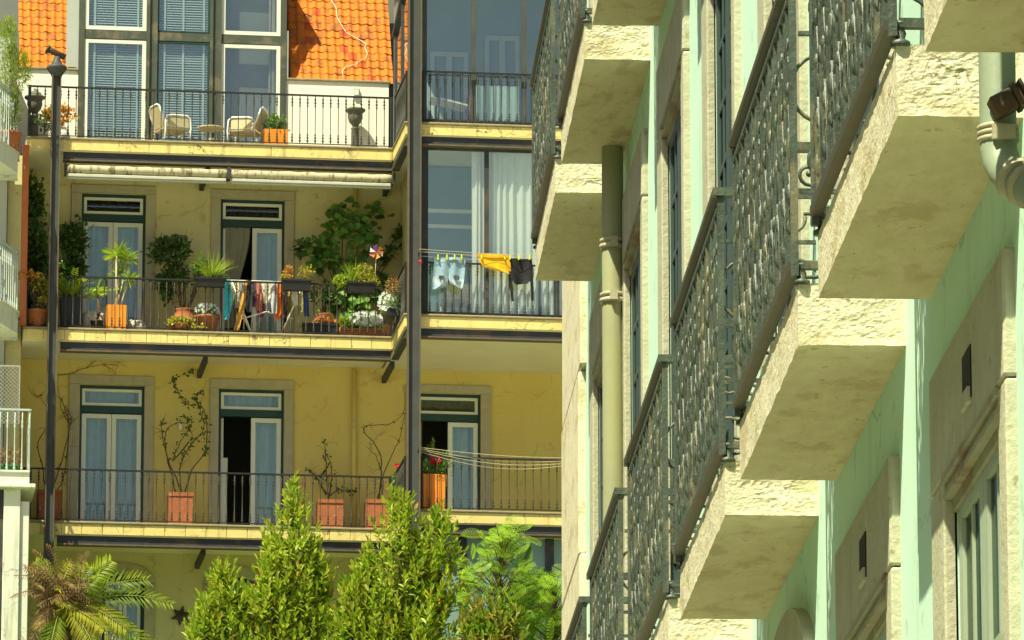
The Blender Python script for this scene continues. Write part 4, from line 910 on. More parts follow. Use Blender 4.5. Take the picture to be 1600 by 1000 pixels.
# planters hooked on the rail
def railbox(label, u0, u1, v0, v1, leaff, fm, v_=443):
    t = -.08; s0, s1 = S(u0, v_, t), S(u1, v_, t); z1, z0 = Z(u0, v0, t), Z(u0, v1, t); p = thing('rail_planter', label, 'planter', ((s0+s1)/2, t, z0)); b = MB()
    b.raw([(s0+.03, t-.07, z0), (s1-.03, t-.07, z0), (s1-.03, t+.05, z0), (s0+.03, t+.05, z0), (s0, t-.1, z1), (s1, t-.1, z1), (s1, t+.08, z1), (s0, t+.08, z1)], [(0, 3, 2, 1), (0, 1, 5, 4), (1, 2, 6, 5), (2, 3, 7, 6), (3, 0, 4, 7)])
    b.box(s0-.012, s1+.012, t-.112, t-.1, z1-.035, z1); b.box(s0, s1, t-.09, t+.07, z1-.05, z1-.03); b.build('trough', m_black, p)
    for s in (s0+.1, s1-.1):
        b = MB(); b.tube([(s, t+.09, z1), (s, t+.15, z1+.03), (s, t+.15, z1-.08)], .006, 5); b.build('hook', m_rail, p)
    b = MB(); leaff(b, (s0+s1)/2, t, z1-.03, s0, s1); b.build('foliage', fm, p); return p
railbox('black rail planter of tall spiky yellow green grass', 306, 353, 434, 448, lambda b, s, t, z, s0, s1: (blades(b, (s+.02, t, z), 130, .62, .013, 4, .75), cloud(b, (s1-.12, t, z+.06), (.16, .1, .07), 140, .06, .02, 5, mi=1), cloud(b, (s0+.05, t, z+.3), (.12, .1, .2), 90, .12, .012, 6, mi=1)), [l_gras, l_mid])
railbox('black rail planter with small orange and yellow plants above the drying rack', 440, 486, 437, 454, lambda b, s, t, z, s0, s1: (cloud(b, (s0+.12, t, z+.17), (.08, .06, .14), 110, .07, .03, 3), cloud(b, (s0+.05, t, z+.07), (.08, .06, .06), 60, .06, .03, 4, mi=1), cloud(b, (s1-.1, t, z+.2), (.14, .06, .14), 60, .06, .035, 7, mi=1), stems(b, (s1-.1, t, z), (s1-.05, t, z+.2), (.18, .05, .12), 8, .004, 3)), [l_oran, l_yel])
rp = railbox('black rail planter of grasses and tiny flowers holding the pinwheel', 541, 587, 441, 457, lambda b, s, t, z, s0, s1: (blades(b, (s0+.12, t, z), 70, .52, .012, 9, .6), cloud(b, (s+.05, t, z+.18), (.22, .1, .22), 420, .05, .022, 3, mi=1), cloud(b, (s0-.1, t, z+.05), (.16, .1, .12), 140, .07, .035, 4, mi=0), cloud(b, (s1-.05, t, z+.05), (.14, .1, .1), 120, .05, .03, 6, mi=1)), [l_gras, l_yel])
# pinwheel
t = -.14; s, z = bk(586, 437, t); c = Vector(B3(588, 394, t)); pw = thing('pinwheel', 'toy pinwheel with orange and purple vanes stuck in the right rail planter', 'pinwheel', (s, t, z))
b = MB(); b.tube([(s, t, z), (c.x, t+.012, c.z)], .008, 6); b.build('stick', m_wire, pw)
for i, col in enumerate(((.75, .25, .03), (.40, .12, .70), (.75, .72, .8), (.70, .2, .12), (.78, .34, .05), (.75, .42, .35))):
    a = i*math.pi/3+.4; d = Vector((math.cos(a), 0, math.sin(a))); e = Vector((math.cos(a+.75), 0, math.sin(a+.75))); b = MB()
    b.raw([c, c+d*.15+Vector((0, -.02, 0)), c+e*.13+Vector((0, -.05, 0)), c+e*.03+Vector((0, -.045, 0))], [(0, 1, 2, 3)]); b.build('vane', mat('pinwheel_vane_%s' % 'abcdef'[i], col, col, 5, .35, 0, trans=.3), pw)
# the big leafy plant at the right
s_ = S(545, 500, 1.0); bp = thing('climbing_plant', 'large broad leafed climber spreading over the wall at the right end of the middle balcony', 'vine', (s_, 1.0, F2))
b = MB(); jar(b, s_, 1.0, F2, .24, .5); b.build('pot', m_terra, bp)
b = MB(); rr = random.Random(31); ends = [(545, 350), (520, 365), (570, 370), (505, 400), (500, 385), (560, 410), (530, 420), (590, 440), (605, 400), (575, 340), (535, 335), (630, 375), (478, 390), (600, 455), (550, 450), (520, 470), (560, 480)]
st = MB(); V0 = Vector((s_, 1.0, F2+.45))
big = []
for i, (u, v) in enumerate(ends):
    tt = rr.uniform(.8, 1.5); e = Vector(B3(u, v, tt)); m_ = V0.lerp(e, .5)+Vector((rr.uniform(-.1, .1), 0, .15)); st.tube([V0, m_, e], [.016, .012, .006], 5)
    if i in (11, 12, 7, 8): cloud(b, e, (.19, .15, .19), 130, .12, .05, i, mi=1, clumps=5)
    else:
        for k in range(34):
            p = e+Vector((rr.gauss(0, .15), rr.uniform(-.2, .1), rr.gauss(0, .16))); d = Vector((rr.uniform(-1, 1), -.5, rr.uniform(-1, .3))); b.leaf(p, d, (rr.uniform(-.3, .3), -1, .55), rr.uniform(.14, .26), rr.uniform(.11, .19), 0 if rr.random() < .75 else 1)
st.build('stems', m_twig, bp); b.build('foliage', [l_big, l_dark], bp)
# jars and troughs under it
bushpot('potted_plant', 'terracotta jar with dark foliage right of the drying rack', 507, 500, .75, lambda b, s, t, z: jar(b, s, t, z, .26, .56), m_terra, [(500, 460, .75, 26, 14, 240, .1, .05, 0)], [l_dark])
def trough(label, u0, u1, z1v, t, m, leaff, fm):
    s0, s1 = S(u0, 515, t), S(u1, 515, t); z1 = Z(u0, z1v, t); p = thing('flower_trough', label, 'planter', ((s0+s1)/2, t, F2)); b = MB()
    b.raw([(s0+.02, t-.08, F2), (s1-.02, t-.08, F2), (s1-.02, t+.08, F2), (s0+.02, t+.08, F2), (s0, t-.1, z1), (s1, t-.1, z1), (s1, t+.1, z1), (s0, t+.1, z1)], [(0, 3, 2, 1), (0, 1, 5, 4), (1, 2, 6, 5), (2, 3, 7, 6), (3, 0, 4, 7)]); b.box(s0-.01, s1+.01, t-.115, t-.1, z1-.04, z1); b.box(s0+.01, s1-.01, t-.09, t+.09, z1-.05, z1-.02)
    b.build('trough', m, p); b = MB(); leaff(b, (s0+s1)/2, t, z1, (s1-s0)/2); b.build('foliage', fm, p)
trough('long black trough with a few orange flowers beside the drying rack', 472, 528, 506, .35, m_black, lambda b, s, t, z, w: (cloud(b, (s+.1, t, z+.06), (w*.6, .08, .07), 120, .06, .03, 3), flowers(b, (s+.15, t, z+.1), (.2, .08, .07), 22, .04, 4, 1)), [l_mid, f_oran])
trough('terracotta trough full of white flowers at the right of the middle balcony', 532, 598, 514, .5, m_terra, lambda b, s, t, z, w: (cloud(b, (s, t, z+.13), (w*1.05, .13, .16), 520, .08, .035, 3), flowers(b, (s+.08, t-.05, z+.2), (w*.8, .12, .13), 70, .042, 4, 1), cloud(b, (s-w*.8, t-.04, z+.1), (.14, .1, .12), 120, .07, .04, 8, mi=2)), [l_mid, f_white, l_lime])
trough('small terracotta trough by the inner railing corner', 602, 634, 503, .5, m_terra, lambda b, s, t, z, w: (cloud(b, (s, t, z+.12), (w, .12, .14), 160, .09, .045, 3),), [l_mid])
s = SR-.08; fb = thing('flower_basket', 'hanging basket of white and pink flowers on the inner side railing', 'planter', (s, -.7, F2+.2))
b = MB(); b.box(s-.14, s+.02, -1.1, -.35, F2+.15, F2+.32, bev=.02); b.build('trough', m_black, fb)
b = MB(); cloud(b, (s-.06, -.72, F2+.48), (.16, .5, .22), 520, .075, .035, 6); cloud(b, (s-.04, -1.0, F2+.75), (.12, .2, .2), 160, .07, .03, 7, mi=2); flowers(b, (s-.1, -.7, F2+.5), (.17, .45, .2), 44, .042, 4, 1); b.build('foliage', [l_mid, f_white, l_red], fb)
# meter box on the wall between the doors
s, z = bk(285, 376, TW-.02); mbx = thing('meter_box', 'small white square box on the wall above the dark shrub', 'box', (s, TW, z-.09)); b = MB(); b.box(s-.09, s+.09, TW-.07, TW-.002, z-.1, z+.1, bev=.012); b.build('case', m_steel2, mbx); b = MB(); b.box(s-.065, s+.065, TW-.078, TW-.07, z-.07, z+.07); b.build('lid', m_wht, mbx)
# ------------------------------------------------------------------ hanging cloth
def cloth(b, rows_, t, amp=.03, seed=0, cols=12, thick=0):
    # rows_: list of (z, s_left, s_right) from the line downwards
    V = []; n = len(rows_); rr = random.Random(seed); ph = rr.random()*6
    for j, (z, a, c) in enumerate(rows_):
        for i in range(cols+1):
            u = i/cols; V.append((a+(c-a)*u, t+amp*(.4+.6*j/max(1, n-1))*math.sin(u*(5+seed % 4)+ph+j*.35)+amp*.5*nz((u*4+seed, j*.5, 0), 1.0), z+.006*math.sin(u*7+ph)*(j > 0)))
    b.raw(V, [(j*(cols+1)+i, j*(cols+1)+i+1, (j+1)*(cols+1)+i+1, (j+1)*(cols+1)+i) for j in range(n-1) for i in range(cols)], 0, True)
def fab(name, c, k=.75, sc_=8): return mat(name, c, tuple(x*k for x in c), sc_, .9, .25, 60, trans=.12)
# washing line of the middle right balcony
t = TR-.12
ln = thing('washing_line', 'washing line on iron brackets in front of the curtained veranda', 'washing line', (S(655, 395, t), t, Z(655, 395, t)))
b = MB(); a0 = Vector(B3(655, 390, t)); 
for k, (v0, v1, dt) in enumerate(((391, 402, -.10), (393, 405, .0), (398, 408, .1))):
    p, q = Vector(B3(654, v0, t)), Vector(B3(900, v1, t)); b.tube([(p.lerp(q, i/8)+Vector((0, dt, -.03*math.sin(math.pi*i/8)))) for i in range(9)], .005, 4)
b.build('cord', m_wire, ln)
b = MB(); b.bar(B3(655, 393, t), B3(648, 415, TR-.05), .022); b.bar(B3(648, 415, TR-.05), B3(656, 446, TR-.05), .022); b.bar(B3(655, 393, t), B3(656, 446, TR-.05), .018); b.build('bracket', m_rail, ln)
def tt_(u, v): return bk(u, v, t)
def rowsof(lst): return [(Z((a+c)/2, v, t), S(a, v, t), S(c, v, t)) for v, a, c in lst]
jn = thing('jeans', 'pale blue denim trousers pegged on the washing line', 'jeans', (S(702, 450, t), t, Z(702, 450, t)))
m_den = mat('washed_denim', (.24, .35, .43), (.17, .27, .36), 6, .9, .4, 90, (.38, .47, .52))
b = MB(); cloth(b, rowsof([(403, 679, 702.5), (412, 678, 702), (425, 677, 701.5), (438, 676, 700), (447, 676, 699), (452, 676, 684)]), t, .03, 2); cloth(b, rowsof([(403, 702.5, 727), (412, 702, 727), (425, 701.5, 726), (436, 701, 725), (444, 704, 724), (451, 719, 722)]), t, .03, 3); b.build('legs', m_den, jn)
b = MB(); cloth(b, rowsof([(402, 679, 727), (406.5, 679, 727)]), t-.012, .03, 2, 20); b.build('hem', m_den, jn)
b = MB(); cloth(b, rowsof([(431, 686, 694), (435, 685, 694), (438, 687, 693)]), t-.03, .01, 5, 5); cloth(b, rowsof([(431, 708, 717), (435, 709, 718), (438, 711, 716)]), t-.03, .01, 6, 5); b.build('pocket', fab('pocket_lining', (.07, .09, .11)), jn)
ys = thing('yellow_shirt', 'bright yellow shirt folded over the washing line', 'shirt', (S(772, 425, t), t, Z(772, 425, t)))
b = MB(); cloth(b, rowsof([(398, 746, 792), (406, 748, 796), (414, 752, 798), (419, 757, 799), (423, 772, 799), (428, 790, 799)]), t-.02, .035, 4, 16); b.build('body', fab('yellow_cotton', (.85, .46, .02)), ys)
b = MB(); cloth(b, rowsof([(397.5, 746, 793), (403, 747, 794)]), t-.04, .03, 4, 16); b.build('fold', fab('yellow_cotton_hem', (.80, .42, .02)), ys)
bs = thing('black_shirt', 'black long sleeved top pegged on the washing line', 'shirt', (S(815, 440, t), t, Z(815, 440, t)))
m_blk = mat('black_knit', (.010, .010, .012), (.016, .016, .018), 8, .9, .2, 60)
b = MB(); cloth(b, rowsof([(404, 795, 830), (412, 798, 830), (425, 798, 829), (438, 800, 829), (444, 804, 822)]), t+.01, .035, 5, 14); b.build('body', m_blk, bs)
b = MB(); cloth(b, rowsof([(424, 795, 802), (440, 795, 801), (455, 797, 802), (471, 799, 803)]), t, .015, 6, 4); b.build('sleeve', m_blk, bs)
b = MB(); cloth(b, rowsof([(405, 827, 831), (425, 828, 832), (450, 829, 834), (470, 830, 834)]), t, .015, 7, 4); b.build('sleeve', m_blk, bs)
for i, (u, lab) in enumerate(((684, 'lime peg at the left corner of the denim trousers'), (698, 'lime peg left of the middle of the denim trousers'), (710, 'lime peg right of the middle of the denim trousers'), (721, 'lime peg at the right corner of the denim trousers'), (752, 'lime peg at the left end of the yellow shirt'), (788, 'lime peg at the right end of the yellow shirt'), (796, 'lime peg at the left shoulder of the black top'), (810, 'lime peg in the middle of the black top'), (827, 'lime peg at the right shoulder of the black top'))):
    z = Z(u, 402, t); s = S(u, 402, t); pg = thing('clothes_peg', lab, 'peg', (s, t-.03, z-.05), group='clothes pegs on the washing line')
    b = MB(); b.raw([(s-.014, t-.06, z-.055), (s+.014, t-.06, z-.055), (s+.01, t-.03, z+.05), (s-.01, t-.03, z+.05), (s-.014, t+.0, z-.055), (s+.014, t+.0, z-.055), (s+.01, t-.02, z+.05), (s-.01, t-.02, z+.05)], [(0, 1, 2, 3), (7, 6, 5, 4), (0, 4, 5, 1), (2, 6, 7, 3), (1, 5, 6, 2), (0, 3, 7, 4)]); b.build('jaws', fab('peg_plastic', (.55, .62, .03)) if 'peg_plastic' not in MATS else MATS['peg_plastic'], pg)
s, z = bk(657, 409, TR-.16); rb_ = thing('red_bauble', 'small red ball hanging beside the steel column', 'ornament', (s, TR-.16, z-.05)); b = MB(); b.ell((s, TR-.16, z), .04, .04, .04, 12, 8); b.build('ball', f_red, rb_); b = MB(); b.tube([(s, TR-.16, z+.04), (s, TR-.13, z+.2)], .004, 4); b.build('string', m_wire, rb_)
# string lines of the lower right balcony
ln = thing('washing_line', 'slack empty washing strings along the lower right balcony', 'washing line', (S(655, 700, t), t, Z(655, 700, t)))
b = MB()
for k, (v0, v1, sag) in enumerate(((699, 716, .05), (700, 719, .12), (701, 722, .15), (703, 724, .20))):
    p, q = Vector(B3(655, v0, t)), Vector(B3(900, v1, t)); b.tube([(p.lerp(q, i/12)+Vector((0, .04*k, -sag*math.sin(math.pi*i/12)))) for i in range(13)], .006, 4)
b.build('cord', m_wire, ln)
b = MB(); b.bar(B3(655, 700, t), B3(646, 725, TR-.05), .022); b.bar(B3(646, 725, TR-.05), B3(655, 752, TR-.05), .022); b.build('bracket', m_rail, ln)
# woven chair behind the glass, folding chair in the top veranda
tc2 = TG+.45; s = S(712, 480, tc2); wc = thing('wicker_chair', 'woven chair behind the glass under the denim trousers', 'chair', (s, tc2, F2)); zt2 = Z(712, 447, tc2)
b = MB()
for i in range(19): x = s-.27+.03*i; b.tube([(x, tc2-.2+abs(i-9)*.004, F2+.18), (x, tc2-.24+abs(i-9)*.006, zt2)], .009, 4)
for i in range(int((zt2-F2-.18)/.035)): z = F2+.18+.035*i; b.tube([(s-.28, tc2-.17, z), (s-.14, tc2-.215, z), (s, tc2-.23, z), (s+.14, tc2-.215, z), (s+.28, tc2-.17, z)], .008, 4)
b.build('woven_back', m_rattan, wc); b = MB(); b.box(s-.27, s+.27, tc2-.15, tc2+.35, F2+.38, F2+.43, bev=.015); b.build('seat', m_rattan, wc)
for i in (-1, 1):
    for y in (-.16, .32): b = MB(); b.tube([(s+.25*i, tc2+y, F2+.02), (s+.24*i, tc2+y, F2+.4)], .018, 6); b.build('leg', m_rattan, wc)
tc2 = TG+.5; s = S(705, 180, tc2); wc = thing('folding_chair', 'reclined white folding chair behind the top veranda glass', 'chair', (s, tc2, F1+.02)); p0, p1, p2 = B3(672, 156, tc2), B3(690, 158, tc2), B3(728, 168, tc2)
b = MB(); b.raw([(p[0], tc2+dy, p[2]+dz) for dz in (0, -.035) for dy in (-.25, .25) for p in (p0, p1, p2)], [(0, 1, 4, 3), (1, 2, 5, 4), (9, 10, 7, 6), (10, 11, 8, 7), (0, 6, 7, 1), (1, 7, 8, 2), (3, 4, 10, 9), (4, 5, 11, 10)]); b.build('seat', m_wht, wc)
for y in (-.26, .26):
    b = MB(); b.bar((S(685, 142, tc2), tc2+y, Z(685, 142, tc2)), (S(682, 180, tc2), tc2+y, F1+.02), .03); b.build('leg', m_twig, wc); b = MB(); b.bar((S(733, 148, tc2), tc2+y, Z(733, 148, tc2)), (S(728, 180, tc2), tc2+y, F1+.02), .035); b.build('leg', m_rpost, wc)
# drying rack with clothes
t = .32; rk = thing('drying_rack', 'white folding drying rack behind the middle railing', 'drying rack', (S(415, 515, t), t, F2))
zt = Z(415, 443, t); s0, s1 = S(352, 445, t), S(482, 445, t); m0, m1 = S(400, 500, t), S(455, 500, t)
for k in range(5):
    b = MB(); y = t-.2+.1*k; b.tube([(s0, y, zt), (s1, y, zt)], .008, 5); b.build('rail', m_wht, rk)
for s in (s0, s1): 
    b = MB(); b.tube([(s, t-.22, zt), (s, t+.22, zt)], .010, 6); b.build('end_rail', m_wht, rk)
c = Vector(B3(417, 487, t))
for p, q in (((S(417, 443, t), t-.02, zt), c), (B3(405, 450, t), B3(417, 464, t)), (B3(429, 450, t), B3(417, 464, t)), (c, B3(378, 498, t)), (c, B3(458, 498, t)), ((s0+.1, t-.2, zt), (s0+.55, t+.05, F2)), ((s1-.1, t-.2, zt), (s1-.55, t+.05, F2)), ((s0+.1, t+.2, zt), (s0+.55, t+.1, F2)), ((s1-.1, t+.2, zt), (s1-.55, t+.1, F2))):
    b = MB(); b.tube([p, q], .014, 7); b.build('leg', m_wht, rk)
GA = [('turquoise towel hanging at the left end of the drying rack', (.05, .48, .62), [(446, 351, 359), (465, 352, 361), (485, 351, 360), (500, 352, 356)]), ('sand coloured garment next to the turquoise towel', (.62, .46, .26), [(446, 359, 365), (465, 358, 364), (478, 359, 363)]),
      ('cream garment with a pale stripe on the drying rack', (.68, .58, .42), [(446, 368, 374), (462, 369, 376), (482, 369, 374)]), ('grey garment on the drying rack beside the orange scarf', (.38, .40, .42), [(446, 375, 381), (468, 374, 383), (490, 375, 380)]),
      ('long orange scarf hanging to the floor from the drying rack', (.66, .33, .05), [(444, 383, 387), (470, 378, 384), (495, 371, 377), (516, 366, 372)]), ('dark purple garment in the middle of the drying rack', (.07, .04, .07), [(446, 392, 398), (465, 391, 399), (480, 392, 398)]),
      ('rose red garment left of the rack hinge', (.60, .16, .12), [(446, 400, 406), (466, 401, 410), (486, 401, 408)]), ('wine red garment low behind the rack hinge', (.28, .05, .07), [(470, 405, 411), (485, 402, 413), (497, 404, 410)]),
      ('pale lilac cloth right of the rack hinge', (.50, .50, .55), [(446, 424, 432), (470, 424, 432), (490, 426, 431)]), ('bright orange red garment on the right half of the drying rack', (.75, .16, .02), [(448, 433, 437), (470, 431, 438), (490, 428, 439), (500, 430, 434)]),
      ('black garment on the right half of the drying rack', (.02, .02, .025), [(446, 440, 447), (475, 441, 448), (505, 442, 447)]), ('mustard striped garment on the right half of the drying rack', (.52, .34, .07), [(455, 447, 452), (475, 448, 454), (492, 450, 454)]),
      ('white garment under the rail planter', (.70, .70, .66), [(455, 455, 464), (470, 457, 465), (478, 460, 465)]), ('peach coloured garment under the rail planter', (.72, .48, .26), [(455, 464, 470), (470, 463, 470), (479, 464, 469)]), ('pale pink garment in the back row behind the rose red one', (.66, .42, .38), [(446, 395, 401), (466, 394, 402), (482, 395, 400)]), ('teal sock sized cloth between the sand and cream garments', (.06, .30, .34), [(446, 364, 368), (460, 364, 369), (470, 365, 368)]), ('charcoal garment left of the long orange scarf', (.04, .04, .045), [(446, 386, 392), (470, 385, 392), (488, 386, 391)]), ('cream shirt behind the rack hinge', (.68, .64, .52), [(446, 410, 424), (460, 412, 424), (474, 413, 423)]), ('brown garment under the black one on the right half', (.22, .11, .05), [(455, 437, 443), (478, 438, 445), (498, 439, 444)]), ('olive garment between the peach and dark blue ones', (.26, .26, .10), [(455, 469, 475), (472, 469, 476), (488, 470, 475)]), ('dark blue garment at the right end of the drying rack', (.03, .06, .24), [(455, 474, 479), (470, 475, 481), (495, 477, 482)])]
for i, (lab, col, rw) in enumerate(GA):
    tg = t-.2+.1*(i % 4); R_ = [(Z((a+c_)/2, v, tg), S(a-1.3, v, tg), S(c_+1.3, v, tg)) for v, a, c_ in rw]; R_[0] = (zt+.005 if rw[0][0] < 450 else R_[0][0],)+R_[0][1:]
    g = thing('hanging_garment', lab, 'garment', ((R_[0][1]+R_[0][2])/2, tg, R_[-1][0]), group='clothes on the drying rack')
    fine = []
    for (za, a, b_), (zb, c_, d) in zip(R_, R_[1:]): fine += [(za+(zb-za)*k/4, a+(c_-a)*k/4, b_+(d-b_)*k/4) for k in range(4)]
    fine.append(R_[-1]); b = MB(); cloth(b, fine, tg-.012, .03, i, 8); b.build('fabric', fab('garment_cloth_%s' % 'abcdefghijklmnopqrstuvwx'[i], col), g)

# ------------------------------------------------------------------ lower balcony: planters with bare climbers
def vine(b, pts, t, r0, seed, twigs=0, leafb=None, leafn=0, L=.07):
    rr = random.Random(seed); P = [Vector(B3(u, v, t)) for u, v in pts]; Q = []
    for i in range(len(P)-1):
        a = P[max(i-1, 0)]; b_ = P[i]; c_ = P[i+1]; d = P[min(i+2, len(P)-1)]
        for k in range(5):
            q = k/5; Q.append(.5*((2*b_)+(c_-a)*q+(2*a-5*b_+4*c_-d)*q*q+(3*b_-3*c_+d-a)*q**3)+Vector((rr.uniform(-.012, .012), rr.uniform(-.02, .02), rr.uniform(-.012, .012))))
    Q.append(P[-1]); n = len(Q); b.tube(Q, [r0*(1-.75*i/n) for i in range(n)], 5)
    for k in range(twigs):
        p = rr.choice(Q[n//5:]); d = Vector((rr.uniform(-1, 1), rr.uniform(-.5, .1), rr.uniform(-.4, 1))).normalized(); l = rr.uniform(.08, .28); b.tube([p, p+d*l*.5+Vector((0, 0, .02)), p+d*l+Vector((rr.uniform(-.05, .05), 0, 0))], [r0*.35, r0*.28, .002], 4)
    if leafb:
        for k in range(leafn):
            p = rr.choice(Q[n//4:]); leafb.leaf(p+Vector((rr.uniform(-.04, .04), -.02, rr.uniform(-.04, .04))), rdir(rr, -.2)+Vector((0, -.4, 0)), (0, -1, .3), L*rr.uniform(.7, 1.3), L*.55, 0)
def vineplant(label, u, w, vt, lines, leafn, seed, t=1.15, twigs=5):
    s = S(u, 810, t); h = Z(u, vt, t)-F3; p = thing('climbing_plant', label, 'vine', (s, t, F3)); b = MB(); potsq(b, s, t, F3, w*.94, w, h); b.box(s-w*.43, s+w*.43, t-w*.43, t+w*.43, F3+h-.05, F3+h-.02); b.box(s-w*.53, s+w*.53, t-w*.53, t-w*.49, F3+h-.07, F3+h+.004); b.build('pot', m_terra, p)
    b = MB(); lb = MB()
    for i, (pts, n) in enumerate(lines): vine(b, pts, t+.3 if i else t+.25, .014, seed+i, twigs, lb, n)
    b.build('stems', m_twig, p)
    if lb.v: lb.build('leaves', l_dark, p)
vineplant('square terracotta planter with a bare climber by the left steel column', 76, .46, 769, [([(72, 770), (66, 730), (60, 690), (80, 655), (66, 625), (52, 618)], 6), ([(80, 770), (96, 720), (108, 670), (96, 640), (90, 600)], 4), ([(86, 770), (100, 745), (108, 670), (98, 630), (92, 620)], 3), ([(108, 668), (112, 655), (104, 640)], 2)], 0, 1, twigs=9)
vineplant('square terracotta planter with a tangled leafy climber between the lower doors', 281, .46, 773, [([(275, 775), (268, 740), (258, 700), (262, 670), (290, 660), (300, 690), (285, 715)], 24), ([(285, 775), (280, 735), (295, 700), (318, 670), (312, 640), (305, 620), (316, 612)], 60), ([(288, 775), (300, 735), (322, 700), (318, 640), (290, 630), (272, 600), (276, 590), (310, 578)], 110), ([(280, 760), (262, 715), (252, 668), (254, 660)], 18), ([(295, 690), (270, 720), (282, 690), (300, 660), (285, 650)], 30)], 1, 5)
vineplant('square terracotta planter with thin leafy stems beside the lower downpipe', 515, .48, 784, [([(512, 780), (510, 740), (508, 700), (504, 690)], 16), ([(514, 780), (518, 740), (512, 710)], 14), ([(510, 775), (495, 745), (480, 735)], 18), ([(516, 775), (530, 765), (548, 768), (556, 766)], 26), ([(514, 775), (500, 755), (508, 735)], 16)], 1, 9)
vineplant('square terracotta planter with tall bare stems at the inner corner of the lower balcony', 589, .46, 784, [([(592, 780), (596, 740), (592, 705), (570, 675), (574, 665), (610, 662), (632, 640), (630, 600)], 6), ([(596, 780), (600, 740), (622, 690), (634, 645)], 5), ([(590, 780), (596, 745), (588, 715), (572, 698)], 3)], 0, 13)
s, z = bk(282, 667, TW-.03); wl = thing('wall_lamp', 'small silver tube lamp among the climber stems', 'lamp', (s, TW-.05, z-.07)); b = MB(); b.lathe([(.035, 0), (.035, .14), (.03, .145)], (s, TW-.06, z-.07), 12); b.build('tube', m_wht, wl); b = MB(); b.box(s-.012, s+.012, TW-.04, TW, z-.03, z+.03); b.build('bracket', m_steel, wl)
# thin dead tendrils on the wall over the lower left door
b = MB(); vine(b, [(90, 585), (110, 584), (135, 575), (160, 570), (185, 572)], TW-.03, .008, 3, 8); vine(b, [(135, 575), (160, 560), (200, 574)], TW-.03, .006, 4, 5); vine(b, [(160, 570), (178, 580), (180, 600)], TW-.03, .006, 5, 4)
td = thing('dry_tendrils', 'dry tendrils on the ochre wall above the lower left door', 'vine', (S(90, 585, TW), TW-.03, Z(90, 585, TW))); b.build('stems', m_twig, td)
# red flower in a tall pot on the lower right balcony
t = TR+.35; s = S(676, 780, t); p = thing('potted_plant', 'red flowering plant in a tall ribbed terracotta planter on the lower right balcony', 'plant', (s, t, F3))
b = MB(); potsq(b, s, t, F3, .42, .47, .70)
for k in range(6): b.box(s-.2+.075*k, s-.17+.075*k, t-.245, t-.2, F3+.03, F3+.66)
b.build('pot', m_orange, p); b = MB(); c = (s, t, F3+.85); cloud(b, c, (.3, .22, .2), 260, .1, .04, 3, clumps=12); cloud(b, (s-.02, t, F3+1.15), (.1, .1, .25), 90, .09, .035, 4, clumps=5); cloud(b, (s+.22, t, F3+1.0), (.1, .1, .2), 80, .09, .035, 5, clumps=5); flowers(b, (s+.02, t-.15, F3+1.0), (.07, .05, .06), 9, .07, 4, 1); b.build('foliage', [l_mid, f_red], p)
s = S(626, 740, -.5); fb = thing('potted_plant', 'little plant with a red bloom on the side railing of the lower balcony', 'plant', (s, -.5, F3)); b = MB(); potlathe(b, s, -.5, F3, .1, .13, .25); b.build('pot', m_terra, fb)
b = MB(); cloud(b, (s, -.55, F3+.95), (.13, .3, .12), 120, .08, .035, 3, clumps=6); cloud(b, (s, -.5, F3+.5), (.12, .2, .3), 90, .08, .035, 5, clumps=6); stems(b, (s, -.5, F3+.2), (s, -.5, F3+.85), (.1, .2, .2), 6, .006, 3); flowers(b, (s-.08, -.7, F3+1.1), (.03, .03, .03), 3, .05, 4, 1); b.build('foliage', [l_mid, f_red], fb)
# wall star of the garden storey
s, z = bk(283, 962, TW-.04); st_ = thing('wall_star', 'rusty six pointed metal star on the garden storey wall', 'star', (s, TW-.03, z-.2)); b = MB(); n = 6; V = [(s, TW-.1, z)]
for k in range(12):
    r = .22 if k % 2 == 0 else .10; a = math.pi*k/6+.35; V.append((s+r*math.cos(a), TW-.03, z+r*math.sin(a)*.95))
V.append((s, TW-.01, z)); b.raw(V, [(0, 1+k, 1+(k+1) % 12) for k in range(12)]+[(13, 1+(k+1) % 12, 1+k) for k in range(12)]); b.build('plate', m_rust, st_)
# glazed garden room under the right balcony
b = MB(); t = TR+.3
for u0, u1 in ((717, 729), (852, 865)): b.box(S(u0, 900, t), S(u1, 900, t), t-.06, t+.06, ZB, F3-.46)
b.build('garden_room_post', m_steel, apt)
for u0, u1 in ((660, 717), (729, 852), (865, 960)):
    b = MB(); b.box(S(u0, 900, t), S(u1, 900, t), t-.01, t+.01, ZB, F3-.47); b.build('garden_room_panel', m_frost, apt)

